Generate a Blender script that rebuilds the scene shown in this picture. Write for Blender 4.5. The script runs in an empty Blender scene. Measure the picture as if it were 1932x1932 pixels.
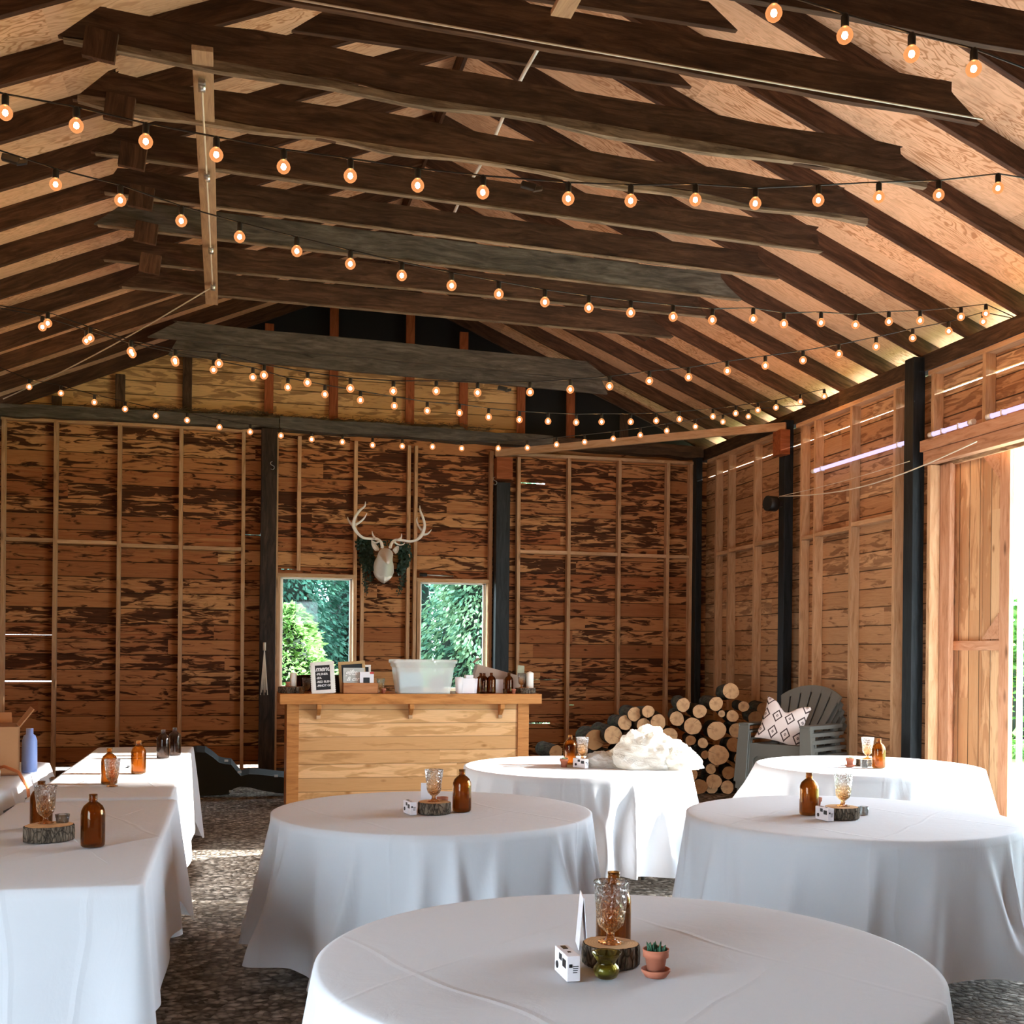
import bpy, bmesh, math, random
from mathutils import Vector, Matrix, noise
random.seed(7)
scene = bpy.context.scene
C = scene.collection
PI = math.pi

# ------------------------------------------------------------------ camera
FPX, HOR, ROLL, YAW, CAMH = 2160.0, 1232.0, 0.0096, math.radians(13.6), 1.55
FW = Vector((math.sin(YAW), math.cos(YAW), 0)); RT = Vector((math.cos(YAW), -math.sin(YAW), 0)); UP = Vector((0, 0, 1))
CX = (RT + UP*ROLL).normalized(); CY = (UP - RT*ROLL).normalized()
CAM = Vector((0, 0, CAMH))
cd = bpy.data.cameras.new('camera'); cam = bpy.data.objects.new('camera', cd); C.objects.link(cam)
cd.sensor_width = 36; cd.lens = FPX/1932*36; cd.shift_x = 0; cd.shift_y = (HOR-966)/1932; cd.clip_start = 0.05; cd.clip_end = 300
m = Matrix((CX, CY, -FW)).transposed().to_4x4(); m.translation = CAM; cam.matrix_world = m
scene.camera = cam

# ------------------------------------------------------------------ light and exposure
w = bpy.data.worlds.new('world'); scene.world = w; w.use_nodes = True
bg = w.node_tree.nodes['Background']; bg.inputs[0].default_value = (0.74, 0.88, 1.0, 1); bg.inputs[1].default_value = 17.0
sd = bpy.data.lights.new('sun', 'SUN'); sun = bpy.data.objects.new('sun', sd); C.objects.link(sun)
sd.energy = 50; sd.color = (1.0, 0.96, 0.90); sd.angle = math.radians(0.6)
sdir = Vector((-1, 0.12, -math.tan(math.radians(18.8))))
sun.rotation_euler = sdir.to_track_quat('-Z', 'Y').to_euler()
vs = scene.view_settings; vs.view_transform = 'Standard'; vs.look = 'None'; vs.exposure = 0.15; vs.gamma = 1.0; vs.use_curve_mapping = False
cy = scene.cycles
cy.max_bounces = 9; cy.diffuse_bounces = 5; cy.glossy_bounces = 4; cy.transmission_bounces = 8; cy.transparent_max_bounces = 12
cy.caustics_reflective = False; cy.caustics_refractive = False; cy.use_denoising = True; cy.sample_clamp_indirect = 6.0
try: cy.use_light_tree = True
except Exception: pass

# ------------------------------------------------------------------ helpers
def ray(u, v): return FW + CX*((u-966)/FPX) - CY*((v-HOR)/FPX)
def onz(u, v, z): d = ray(u, v); return CAM + d*((z-CAMH)/d.z)
def ony(u, v, y): d = ray(u, v); return CAM + d*(y/d.y)
def onx(u, v, x): d = ray(u, v); return CAM + d*(x/d.x)
def S(h):
    h = h.lstrip('#'); o = []
    for i in (0, 2, 4):
        c = int(h[i:i+2], 16)/255; o.append(c/12.92 if c <= .04045 else ((c+.055)/1.055)**2.4)
    return (*o, 1)
def tag(o, label=None, cat=None, group=None, kind=None):
    if label: o['label'] = label
    if cat: o['category'] = cat
    if group: o['group'] = group
    if kind: o['kind'] = kind
    return o
def empty(name, loc=(0, 0, 0), rz=0, label=None, cat=None, group=None):
    o = bpy.data.objects.new(name, None); C.objects.link(o); o.location = loc; o.rotation_euler = (0, 0, rz); o.empty_display_size = .05
    return tag(o, label, cat, group)
class MB:
    def __init__(s): s.v = []; s.f = []; s.m = []; s.s = []
    def add(s, vs, fs, mi=0, sm=False):
        b = len(s.v); s.v += [tuple(p) for p in vs]
        for f in fs: s.f.append(tuple(i+b for i in f)); s.m.append(mi); s.s.append(sm)
        return s
    def box(s, x0, x1, y0, y1, z0, z1, mi=0):
        return s.add([(x, y, z) for z in (z0, z1) for y in (y0, y1) for x in (x0, x1)],
                     [(0, 2, 3, 1), (4, 5, 7, 6), (0, 1, 5, 4), (2, 6, 7, 3), (0, 4, 6, 2), (1, 3, 7, 5)], mi)
    def obox(s, c, ax, ay, az, mi=0):
        c, ax, ay, az = map(Vector, (c, ax, ay, az))
        return s.add([c+ax*i+ay*j+az*k for k in (-1, 1) for j in (-1, 1) for i in (-1, 1)],
                     [(0, 2, 3, 1), (4, 5, 7, 6), (0, 1, 5, 4), (2, 6, 7, 3), (0, 4, 6, 2), (1, 3, 7, 5)], mi)
    def lathe(s, prof, n=28, c=(0, 0, 0), mi=0, sm=True, capb=True, capt=True, wob=None):
        vs = []; fs = []
        for k, (r, z) in enumerate(prof):
            for i in range(n):
                a = 2*PI*i/n; rr = r*(wob(a, z) if wob else 1)
                vs.append((c[0]+rr*math.cos(a), c[1]+rr*math.sin(a), c[2]+z))
        for k in range(len(prof)-1):
            for i in range(n):
                j = (i+1) % n; fs.append((k*n+i, k*n+j, (k+1)*n+j, (k+1)*n+i))
        s.add(vs, fs, mi, sm); b = len(s.v)-len(vs)
        if capb: s.f.append(tuple(b+i for i in reversed(range(n)))); s.m.append(mi); s.s.append(False)
        if capt: s.f.append(tuple(b+(len(prof)-1)*n+i for i in range(n))); s.m.append(mi); s.s.append(False)
        return s
    def tube(s, path, r, n=8, mi=0, caps=True):
        P = [Vector(p) for p in path]; R = r if isinstance(r, (list, tuple)) else [r]*len(P)
        vs = []; fs = []; t0 = (P[1]-P[0]).normalized(); nv = t0.orthogonal().normalized()
        for k, p in enumerate(P):
            t = (P[min(k+1, len(P)-1)]-P[max(k-1, 0)]).normalized()
            nv = (nv-t*nv.dot(t)); nv = nv.normalized() if nv.length > 1e-6 else t.orthogonal().normalized()
            bv = t.cross(nv)
            for i in range(n):
                a = 2*PI*i/n; vs.append(p+(nv*math.cos(a)+bv*math.sin(a))*R[k])
        for k in range(len(P)-1):
            for i in range(n):
                j = (i+1) % n; fs.append((k*n+i, k*n+j, (k+1)*n+j, (k+1)*n+i))
        s.add(vs, fs, mi, True); b = len(s.v)-len(vs)
        if caps:
            s.f.append(tuple(b+i for i in reversed(range(n)))); s.m.append(mi); s.s.append(False)
            s.f.append(tuple(b+(len(P)-1)*n+i for i in range(n))); s.m.append(mi); s.s.append(False)
        return s
    def prism(s, pts, o, ax, ay, az, mi=0):   # outline pts (a,b) in plane ax,ay at origin o, extruded by az
        o, ax, ay, az = map(Vector, (o, ax, ay, az)); n = len(pts)
        vs = [o+ax*a+ay*b for a, b in pts]+[o+ax*a+ay*b+az for a, b in pts]
        return s.add(vs, [tuple(reversed(range(n))), tuple(range(n, 2*n))]+[(i, (i+1) % n, n+(i+1) % n, n+i) for i in range(n)], mi)
    def grid(s, fn, nu, nv, mi=0, sm=True):
        vs = [fn(i/nu, j/nv) for j in range(nv+1) for i in range(nu+1)]
        return s.add(vs, [(j*(nu+1)+i, j*(nu+1)+i+1, (j+1)*(nu+1)+i+1, (j+1)*(nu+1)+i) for j in range(nv) for i in range(nu)], mi, sm)
    def mesh(s, name, mats, fix=True):
        me = bpy.data.meshes.new(name); me.from_pydata(s.v, [], s.f)
        for mt in (mats if isinstance(mats, (list, tuple)) else [mats]): me.materials.append(mt)
        me.polygons.foreach_set('material_index', s.m); me.polygons.foreach_set('use_smooth', s.s)
        if fix:
            bm = bmesh.new(); bm.from_mesh(me); bmesh.ops.recalc_face_normals(bm, faces=bm.faces); bm.to_mesh(me); bm.free()
        me.update(); return me
    def build(s, name, mats, parent=None, loc=None, rot=None, fix=True, bevel=0):
        o = bpy.data.objects.new(name, s.mesh(name, mats, fix)); C.objects.link(o)
        if parent: o.parent = parent
        if loc is not None: o.location = loc
        if rot is not None: o.rotation_euler = rot
        if bevel:
            b = o.modifiers.new('bevel', 'BEVEL'); b.width = bevel; b.segments = 2; b.limit_method = 'ANGLE'; b.angle_limit = math.radians(40)
        return o
def dup(o, parent=None):
    c = o.copy(); C.objects.link(c)
    if parent: c.parent = parent
    for ch in list(o.children): dup(ch, c)
    return c
def lumber(name, p0, p1, wd, ht, mat, parent=None, up=(0, 0, 1), rough=0, seg=1, bev=.003, ends=(0, 0)):
    """a sawn timber from p0 to p1 (centre line); local X runs along the grain; ht is measured along up"""
    p0, p1, up = Vector(p0), Vector(p1), Vector(up); d = p1-p0; L = d.length; x = d.normalized()
    y = up.cross(x).normalized(); z = x.cross(y)
    b = MB(); n = max(seg, 1); vs = []; fs = []; sd_ = random.random()*50
    for k in range(n+1):
        t = k/n; oy = oz = h1 = h2 = 0
        if rough:
            oy = (noise.noise(Vector((t*3, sd_, 0))))*rough*.6; h1 = noise.noise(Vector((t*7, sd_, 5)))*rough; h2 = noise.noise(Vector((t*9, sd_, 9)))*rough*1.3
        e0 = ends[0] if k == 0 else 0; e1 = ends[1] if k == n else 0
        X = t*L
        vs += [(X+e0-e1*0, -wd/2+oy, -ht/2+h2), (X+e0, wd/2+oy, -ht/2+h2), (X-e1, wd/2+oy, ht/2+h1), (X-e1, -wd/2+oy, ht/2+h1)]
        if e0: vs[-4:] = [(X, -wd/2+oy, -ht/2+h2), (X, wd/2+oy, -ht/2+h2), (X+e0, wd/2+oy, ht/2+h1), (X+e0, -wd/2+oy, ht/2+h1)]
        if e1: vs[-4:] = [(X, -wd/2+oy, -ht/2+h2), (X, wd/2+oy, -ht/2+h2), (X-e1, wd/2+oy, ht/2+h1), (X-e1, -wd/2+oy, ht/2+h1)]
    for k in range(n):
        a = k*4; fs += [(a+i, a+(i+1) % 4, a+4+(i+1) % 4, a+4+i) for i in range(4)]
    fs += [(3, 2, 1, 0), (n*4, n*4+1, n*4+2, n*4+3)]
    b.add(vs, fs)
    o = b.build(name, mat, parent, bevel=bev)
    mt = Matrix((x, y, z)).transposed().to_4x4(); mt.translation = p0; o.matrix_world = mt
    if parent: o.matrix_parent_inverse = Matrix(); o.matrix_basis = mt
    return o

# ------------------------------------------------------------------ materials
class NT:
    def __init__(s, name):
        s.mat = bpy.data.materials.new(name); s.mat.use_nodes = True; s.t = s.mat.node_tree; s.n = s.t.nodes; s.b = s.n['Principled BSDF']; s.out = s.n['Material Output']
    def N(s, ty, **k):
        o = s.n.new(ty)
        for a, v in k.items(): setattr(o, a, v)
        return o
    def L(s, a, b): s.t.links.new(a, b)
    def set(s, nd, i, v):
        if hasattr(v, 'is_output') or isinstance(v, bpy.types.NodeSocket): s.L(v, nd.inputs[i])
        else: nd.inputs[i].default_value = v
    def M(s, op, a, b=0.0, c=0.0, clamp=False):
        o = s.N('ShaderNodeMath', operation=op, use_clamp=clamp); s.set(o, 0, a); s.set(o, 1, b); s.set(o, 2, c); return o.outputs[0]
    def V(s, op, a, b=(0, 0, 0)):
        o = s.N('ShaderNodeVectorMath', operation=op); s.set(o, 0, a); s.set(o, 1, b); return o.outputs[0]
    def noise(s, vec, sc=5, det=4, ro=.5, dist=0, out='Fac'):
        o = s.N('ShaderNodeTexNoise'); s.set(o, 'Vector', vec); o.inputs['Scale'].default_value = sc; o.inputs['Detail'].default_value = det
        o.inputs['Roughness'].default_value = ro; o.inputs['Distortion'].default_value = dist; return o.outputs[out]
    def ramp(s, fac, stops):
        o = s.N('ShaderNodeValToRGB'); s.set(o, 0, fac); e = o.color_ramp.elements
        while len(e) > 1: e.remove(e[0])
        e[0].position, e[0].color = stops[0]
        for p, c in stops[1:]: k = e.new(p); k.color = c
        return o.outputs[0]
    def mr(s, v, a, b, c=0., d=1.):
        o = s.N('ShaderNodeMapRange'); s.set(o, 0, v)
        for i, q in enumerate((a, b, c, d)): o.inputs[i+1].default_value = q
        return o.outputs[0]
    def mix(s, fac, a, b, mode='MIX'):
        o = s.N('ShaderNodeMixRGB', blend_type=mode); s.set(o, 0, fac); s.set(o, 1, a); s.set(o, 2, b); return o.outputs[0]
    def bump(s, h, st=.3, dist=.01):
        o = s.N('ShaderNodeBump'); s.set(o, 'Height', h); o.inputs['Strength'].default_value = st; o.inputs['Distance'].default_value = dist; s.L(o.outputs[0], s.b.inputs['Normal']); return o
    def obj(s): return s.N('ShaderNodeTexCoord').outputs['Object']
    def sep(s, v): o = s.N('ShaderNodeSeparateXYZ'); s.set(o, 0, v); return o.outputs
    def comb(s, x, y, z): o = s.N('ShaderNodeCombineXYZ'); s.set(o, 0, x); s.set(o, 1, y); s.set(o, 2, z); return o.outputs[0]
    def rnd(s): return s.N('ShaderNodeObjectInfo').outputs['Random']
    def P(s, col=None, rough=None, metal=None, spec=None, **k):
        if col is not None: s.set(s.b, 'Base Color', col)
        if rough is not None: s.set(s.b, 'Roughness', rough)
        if metal is not None: s.set(s.b, 'Metallic', metal)
        if spec is not None: s.b.inputs['Specular IOR Level'].default_value = spec
        for a, v in k.items(): s.set(s.b, a.replace('_', ' '), v)
        return s.mat
def plain(name, col, rough=.6, metal=0, spec=.4, bump=0, bsc=60, var=0):
    t = NT(name)
    c = S(col)
    if var:
        n = t.noise(t.obj(), 9, 4, .6); c = t.mix(t.mr(n, .35, .65, 0, var), S(col), tuple(x*.45 for x in S(col)[:3])+(1,))
    if bump: t.bump(t.noise(t.obj(), bsc, 3), bump, .004)
    return t.P(c, rough, metal, spec)

def lumber_mat(name, light, mid, dark, rough=.75, knots=.5, grime=0, grimecol='1a1410', bump=.25, var=.25):
    """sawn timber, grain along local X"""
    t = NT(name); r = t.rnd(); o = t.obj()
    v = t.V('ADD', o, t.comb(t.M('MULTIPLY', r, 37.), t.M('MULTIPLY', r, 11.), t.M('MULTIPLY', r, 19.)))
    warp = t.noise(t.V('MULTIPLY', v, (1.2, 5, 5)), 1.5, 2, .5, 0, 'Color')
    v2 = t.V('ADD', t.V('MULTIPLY', v, (1, 14, 14)), t.V('MULTIPLY', warp, (0, 2.2, 2.2)))
    g = t.noise(v2, 2.2, 5, .6, .4)
    fine = t.noise(t.V('MULTIPLY', v, (6, 160, 160)), 1, 2, .6)
    col = t.ramp(g, [(.25, S(dark)), (.45, S(mid)), (.7, S(light))])
    col = t.mix(t.mr(fine, .35, .7, 0, .25), col, S(dark))
    if knots:
        vo = t.N('ShaderNodeTexVoronoi'); t.set(vo, 'Vector', t.V('MULTIPLY', v, (2.1, 7, 7))); vo.inputs['Scale'].default_value = 1
        k = t.mr(vo.outputs['Distance'], .05, .17, knots, 0)
        col = t.mix(k, col, tuple(x*.35 for x in S(dark)[:3])+(1,))
    if grime:
        gn = t.noise(t.V('MULTIPLY', v, (1.1, 6, 6)), 1.6, 6, .7, .8)
        col = t.mix(t.mr(gn, .42, .62, 0, grime), col, S(grimecol))
    br = t.mr(r, 0, 1, 1-var, 1+var*.5)
    col = t.mix(1, col, t.comb(br, br, br), 'MULTIPLY')
    t.bump(t.M('ADD', t.M('MULTIPLY', g, .7), t.M('MULTIPLY', fine, .5)), bump, .006)
    return t.P(col, rough, spec=.2)

def plank_mat(name, axis, h, pal, stain, stcol, stcol2, stscale=1., bump=.3, blen=2.4, vert=False, zoff=0., warpk=1., crack=.85, knot=.75):
    """boards laid side by side; axis = grain direction letter; h = board height; stains are the bark-streak marks of the slabwood"""
    t = NT(name); s = t.sep(t.obj()); a = s['XYZ'.index(axis)]; b = s[2] if not vert else s['XYZ'.index('Y' if axis == 'Z' else 'X')]
    row = t.M('FLOOR', t.M('DIVIDE', t.M('ADD', b, -zoff+10*h), h)); fr = t.M('FRACT', t.M('DIVIDE', t.M('ADD', b, -zoff+10*h), h))
    wn = t.N('ShaderNodeTexWhiteNoise', noise_dimensions='1D'); t.set(wn, 'W', row); r1 = wn.outputs['Value']
    seg = t.M('FLOOR', t.M('ADD', t.M('DIVIDE', a, blen), t.M('MULTIPLY', r1, 7.3)))
    wn2 = t.N('ShaderNodeTexWhiteNoise', noise_dimensions='2D'); t.set(wn2, 'Vector', t.comb(row, seg, 0)); r2 = wn2.outputs['Value']
    id_ = t.M('ADD', t.M('MULTIPLY', r1, 31.), t.M('MULTIPLY', r2, 57.))
    p = t.comb(a, b, id_)
    g = t.noise(t.V('MULTIPLY', p, (1.1, 26, 1)), 1.5, 5, .62, .6)
    fine = t.noise(t.V('MULTIPLY', p, (7, 190, 1)), 1, 2, .6)
    base = t.ramp(t.M('ADD', t.M('MULTIPLY', r2, .75), t.M('MULTIPLY', g, .35)), [(i/(len(pal)-1)*.95+.02, S(c)) for i, c in enumerate(pal)])
    col = t.mix(t.mr(fine, .35, .75, 0, .28), base, S(stcol2))
    # knots
    vo = t.N('ShaderNodeTexVoronoi'); t.set(vo, 'Vector', t.V('MULTIPLY', p, (2.6, 5.2, 1))); vo.inputs['Scale'].default_value = 1.
    col = t.mix(t.mr(vo.outputs['Distance'], .04, .12, knot, 0), col, S(stcol))
    # streaks
    wv = t.V('MULTIPLY', t.noise(t.V('MULTIPLY', p, (3., 12, 1)), 1, 2, .5, 0, 'Color'), (.35*warpk, .07*warpk, 0))
    q = t.V('ADD', p, wv)
    sn = t.noise(t.V('MULTIPLY', q, (2.6*stscale, 15*stscale, 1)), 1., 4, .55, .9)
    big = t.noise(t.V('MULTIPLY', p, (.5, 1.3, .35)), 1., 2, .5)
    th = t.M('ADD', t.M('MULTIPLY', t.M('SUBTRACT', .5, r2), .16), t.M('MULTIPLY', t.M('SUBTRACT', .5, big), .3))
    sm = t.mr(t.M('SUBTRACT', sn, th), .515, .60, 0, stain)
    col = t.mix(sm, col, t.mix(t.mr(g, .3, .7), S(stcol), S(stcol2)))
    # crack between boards
    e = t.M('MINIMUM', fr, t.M('SUBTRACT', 1, fr)); cr = t.mr(e, .012, .045, crack, 0)
    col = t.mix(cr, col, (0.008, .005, .003, 1))
    br = t.mr(r2, 0, 1, .86, 1.12); col = t.mix(1, col, t.comb(br, br, br), 'MULTIPLY')
    t.bump(t.M('ADD', t.M('MULTIPLY', g, .5), t.M('MULTIPLY', t.mr(e, 0, .05), 1.)), bump, .008)
    return t.P(col, .8, spec=.15)

M = {}
M['slab'] = plank_mat('slab_boards', 'X', .186, ['7a462a', 'a86a40', 'bc8050', '985a34', 'c69260', 'a4643a'], .96, '2a140b', '4e2a18', stscale=1.2, blen=4.6)
M['slab_y'] = plank_mat('slab_boards_side', 'Y', .186, ['a06e48', 'bc8c62', 'cc9e74', 'b08058', 'd2ac82'], .6, '4a2a1a', '6e4329', stscale=1.1, blen=3.4)
M['gable'] = plank_mat('gable_boards', 'X', .17, ['c4955c', 'd8ac70', 'e0b880'], .6, '4a2c18', '7a5230', zoff=.07)
M['door'] = plank_mat('door_boards', 'Z', .15, ['c89a70', 'd4ac80', 'dcbc94', 'c09870'], .5, '7c4c2c', '9a6640', stscale=.7, vert=True, blen=6)
M['bar'] = plank_mat('bar_boards', 'X', .135, ['d8a068', 'e0ac78', 'e6b888'], .5, '96602c', 'b4803e', stscale=.7, bump=.12, zoff=.03, crack=.45, blen=9)
M['stud'] = lumber_mat('stud_pine', 'd4ae88', 'c29870', '9c7450', knots=.6, var=.2)
M['stud_red'] = lumber_mat('stud_fir', 'a8643c', '94502c', '6e3a20', knots=.6, var=.15)
M['fir'] = lumber_mat('door_fir', 'd0a484', 'c08e6c', '9c6c4e', knots=.8, var=.08)
M['barwood'] = lumber_mat('bar_trim', 'd08f50', 'bf7d42', '8e5628', knots=.8, rough=.45, var=.06)
M['post'] = lumber_mat('black_post', '2c3032', '1e2224', '101214', knots=.3, rough=.5, var=.15)
M['oldpost'] = lumber_mat('old_post', '4a3a2e', '30241c', '140f0c', knots=.3, rough=.5, grime=.5, grimecol='0c0a08')
M['tie'] = lumber_mat('tie_brown', '6a4e3a', '503828', '2e2018', knots=.7, grime=.55, grimecol='2a1c14', bump=.5, var=.2)
M['tiegrey'] = lumber_mat('tie_grey', '7a7468', '5c564c', '38332c', knots=.5, grime=.5, grimecol='34302a', bump=.8, var=.1)
M['rafter'] = lumber_mat('rafter_brown', '6e4e38', '523726', '302018', knots=.6, grime=.5, grimecol='2c1d14', bump=.4, var=.25)
M['plate'] = lumber_mat('plate_brown', '6c523c', '503b2a', '2c2018', knots=.5, grime=.5, bump=.5)
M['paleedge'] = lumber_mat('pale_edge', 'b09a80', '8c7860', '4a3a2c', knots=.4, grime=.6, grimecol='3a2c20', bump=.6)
M['board'] = lumber_mat('pale_board', 'b89a76', 'a6876a', '80644a', knots=.7, var=.05)
def ply():
    t = NT('plywood'); s = t.sep(t.obj())
    panel = t.comb(t.M('FLOOR', t.M('DIVIDE', s[1], 1.22)), t.M('FLOOR', t.M('DIVIDE', s[0], 1.1)), 0)
    wn = t.N('ShaderNodeTexWhiteNoise', noise_dimensions='2D'); t.set(wn, 'Vector', panel); r = wn.outputs['Value']
    p = t.comb(s[0], s[1], t.M('MULTIPLY', r, 20.))
    n = t.noise(t.V('MULTIPLY', p, (1.1, 4.2, 1)), 1.4, 3, .55, .5)
    rings = t.M('SINE', t.M('MULTIPLY', n, 95.)); f = t.noise(t.V('MULTIPLY', p, (4, 60, 1)), 1, 3, .6)
    mask = t.mr(t.noise(p, .9, 2), .42, .6, .25, .9)
    col = t.mix(t.M('MULTIPLY', t.mr(rings, .1, .9), mask), S('e6b890'), S('b07a50'))
    col = t.mix(t.mr(f, .35, .7, 0, .35), col, S('b8845c'))
    col = t.mix(t.mr(t.noise(p, 2.1, 4, .7), .55, .72, 0, .35), col, S('7a5a40'))
    br = t.mr(r, 0, 1, .82, 1.08); col = t.mix(1, col, t.comb(br, br, br), 'MULTIPLY')
    t.bump(f, .15, .004); return t.P(col, .75, spec=.25)
M['ply'] = ply()
def gravel():
    t = NT('gravel'); o = t.obj()
    vo = t.N('ShaderNodeTexVoronoi'); t.set(vo, 'Vector', t.V('ADD', o, t.V('MULTIPLY', t.noise(o, 14, 2, .5, 0, 'Color'), (.05, .05, .05)))); vo.inputs['Scale'].default_value = 27
    n = t.noise(o, 2.2, 5, .65); f = t.noise(o, 120, 3, .6)
    sp = t.sep(vo.outputs['Color'])
    col = t.ramp(t.M('ADD', t.M('MULTIPLY', sp[0], .7), t.M('MULTIPLY', n, .4)), [(.2, S('4a443c')), (.5, S('857b70')), (.75, S('aea498')), (1, S('d2cabe'))])
    col = t.mix(t.mr(n, .4, .62, 0, .55), col, S('6a5e50'))
    col = t.mix(t.mr(vo.outputs['Distance'], .25, .75, 0, .6), col, S('29241f'))
    t.bump(t.M('ADD', t.M('MULTIPLY', vo.outputs['Distance'], -1.), t.M('MULTIPLY', f, .35)), 1., .03)
    return t.P(col, .95, spec=.1)
M['gravel'] = gravel()
def grass():
    t = NT('lawn'); o = t.obj(); n = t.noise(t.V('MULTIPLY', o, (1, 1, 1)), 30, 4, .7); b = t.noise(o, .8, 3)
    col = t.mix(t.mr(n, .3, .7), S('7c9a5c'), S('b4cc94')); col = t.mix(t.mr(b, .4, .6, 0, .5), col, S('90ae70'))
    t.bump(n, .6, .03); return t.P(col, .9, spec=.1)
M['lawn'] = grass()
M['bounceground'] = plain('pale_bounce_ground', 'd6d8dc', .95, bump=.6, bsc=60)
def cloth(name='cloth', col='e4e8ee', crease=1.):
    t = NT(name); o = t.obj(); s = t.sep(o)
    w1 = t.noise(o, 1.7, 2, .5, 0, 'Color'); v = t.sep(t.V('ADD', o, t.V('MULTIPLY', w1, (.14, .14, 0))))
    def line(a, per):
        f = t.M('ABSOLUTE', t.M('SUBTRACT', t.M('FRACT', t.M('DIVIDE', a, per)), .5)); return t.mr(f, 0, .018, 1, 0)
    d1 = t.M('ADD', t.M('MULTIPLY', v[0], .92), t.M('MULTIPLY', v[1], .4)); d2 = t.M('SUBTRACT', t.M('MULTIPLY', v[1], .75), t.M('MULTIPLY', v[0], .66))
    h = t.M('ADD', t.M('MULTIPLY', line(d1, .83), .5), t.M('MULTIPLY', line(d2, .67), .5))
    wr = t.noise(t.V('MULTIPLY', o, (1, 1, .5)), 7, 4, .6, 1.2)
    t.bump(t.M('ADD', t.M('MULTIPLY', h, .8*crease), t.M('MULTIPLY', wr, .6)), .6*crease, .008)
    t.P(S(col), .85, spec=.15)
    tr = t.N('ShaderNodeBsdfTranslucent'); tr.inputs[0].default_value = S(col)
    mx = t.N('ShaderNodeMixShader'); mx.inputs[0].default_value = .26; t.L(t.b.outputs[0], mx.inputs[1]); t.L(tr.outputs[0], mx.inputs[2]); t.L(mx.outputs[0], t.out.inputs[0])
    return t.mat
M['cloth'] = cloth()
def glass(name, col, rough=.02, grad=None, bump=0, tint=1.):
    t = NT(name); c = S(col)
    if grad:
        s = t.sep(t.obj()); c = t.ramp(t.mr(s[2], grad[0], grad[1]), [(0, S(grad[2])), (.35, S(grad[3])), (.75, S('fdf3e6')), (1, S('ffffff'))])
    g = t.N('ShaderNodeBsdfGlass'); t.set(g, 'Color', c); g.inputs['Roughness'].default_value = rough; g.inputs['IOR'].default_value = 1.35
    tp = t.N('ShaderNodeBsdfTransparent'); t.set(tp, 0, c)
    mx = t.N('ShaderNodeMixShader'); mx.inputs[0].default_value = tint; t.L(g.outputs[0], mx.inputs[1]); t.L(tp.outputs[0], mx.inputs[2])
    gl = t.N('ShaderNodeBsdfGlossy'); gl.inputs['Roughness'].default_value = .03
    lw = t.N('ShaderNodeLayerWeight'); lw.inputs[0].default_value = .25
    m2 = t.N('ShaderNodeMixShader'); t.L(t.M('MULTIPLY', lw.outputs['Fresnel'], .8), m2.inputs[0]); t.L(mx.outputs[0], m2.inputs[1]); t.L(gl.outputs[0], m2.inputs[2])
    if bump:
        vo = t.N('ShaderNodeTexVoronoi', feature='DISTANCE_TO_EDGE'); t.set(vo, 'Vector', t.obj()); vo.inputs['Scale'].default_value = 62
        b = t.N('ShaderNodeBump'); b.inputs['Strength'].default_value = bump; b.inputs['Distance'].default_value = .004; t.set(b, 'Height', t.mr(vo.outputs[0], 0, .25))
        for nd in (g, gl, lw): t.L(b.outputs[0], nd.inputs['Normal'])
    t.L(m2.outputs[0], t.out.inputs[0]); return t.mat
M['amber'] = glass('amber_glass', 'dab888', tint=.6)
M['smoke'] = glass('smoked_glass', 'c8bcb4', tint=.6)
M['goblet'] = glass('ombre_glass', 'ffffff', grad=(-.01, .12, 'ecb880', 'f8e2c4'), bump=.7, tint=.6)
M['olive'] = glass('olive_glass', 'ebe4b4', tint=.65)
M['clear'] = glass('clear_glass', 'f4f8f8', tint=.75)
M['redglass'] = glass('red_glass', 'c07060', tint=.5)
def pane():
    t = NT('window_glass'); tp = t.N('ShaderNodeBsdfTransparent'); tp.inputs[0].default_value = (.95, .98, .97, 1)
    gl = t.N('ShaderNodeBsdfGlossy'); gl.inputs['Roughness'].default_value = .02; mx = t.N('ShaderNodeMixShader'); mx.inputs[0].default_value = .012
    t.L(tp.outputs[0], mx.inputs[1]); t.L(gl.outputs[0], mx.inputs[2]); t.L(mx.outputs[0], t.out.inputs[0]); return t.mat
M['pane'] = pane()
def plastic_clear():
    t = NT('translucent_plastic'); t.P(S('f2f4f0'), .35, spec=.5)
    tp = t.N('ShaderNodeBsdfTransparent'); tp.inputs[0].default_value = (.97, 1, .99, 1); mx = t.N('ShaderNodeMixShader'); mx.inputs[0].default_value = .58
    t.L(t.b.outputs[0], mx.inputs[1]); t.L(tp.outputs[0], mx.inputs[2]); t.L(mx.outputs[0], t.out.inputs[0]); return t.mat
M['tub'] = plastic_clear()
M['white'] = plain('white_paint', 'eceae4', .5)
M['whitem'] = plain('white_plaster', 'e2dcd2', .55, bump=.1)
M['paper'] = plain('white_card', 'e6e2e6', .7)
M['wax'] = plain('candle_wax', 'f2efe8', .5)
M['black'] = plain('black_plastic', '16181a', .45)
M['charblack'] = plain('case_fabric', '1c2427', .8, bump=.2, bsc=200)
M['grey'] = plain('grey_resin', '605e57', .55, bump=.08, bsc=150)
M['terra'] = plain('terracotta', 'b06a50', .85, bump=.1, var=.15)
M['soil'] = plain('soil', '2a211a', .95, bump=.5)
M['green'] = plain('succulent', '2f5a40', .5, var=.4)
M['palegreen'] = plain('pale_succulent', 'a8b890', .6, var=.3)
M['darkgreen'] = plain('garland_leaf', '1c3a2a', .55, var=.5)
M['steel'] = plain('steel', 'b8b8b4', .3, 1)
M['rope'] = plain('rope', 'd8cdb8', .85, bump=.5, bsc=300)
M['cable'] = plain('black_cable', '15120f', .5)
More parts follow.
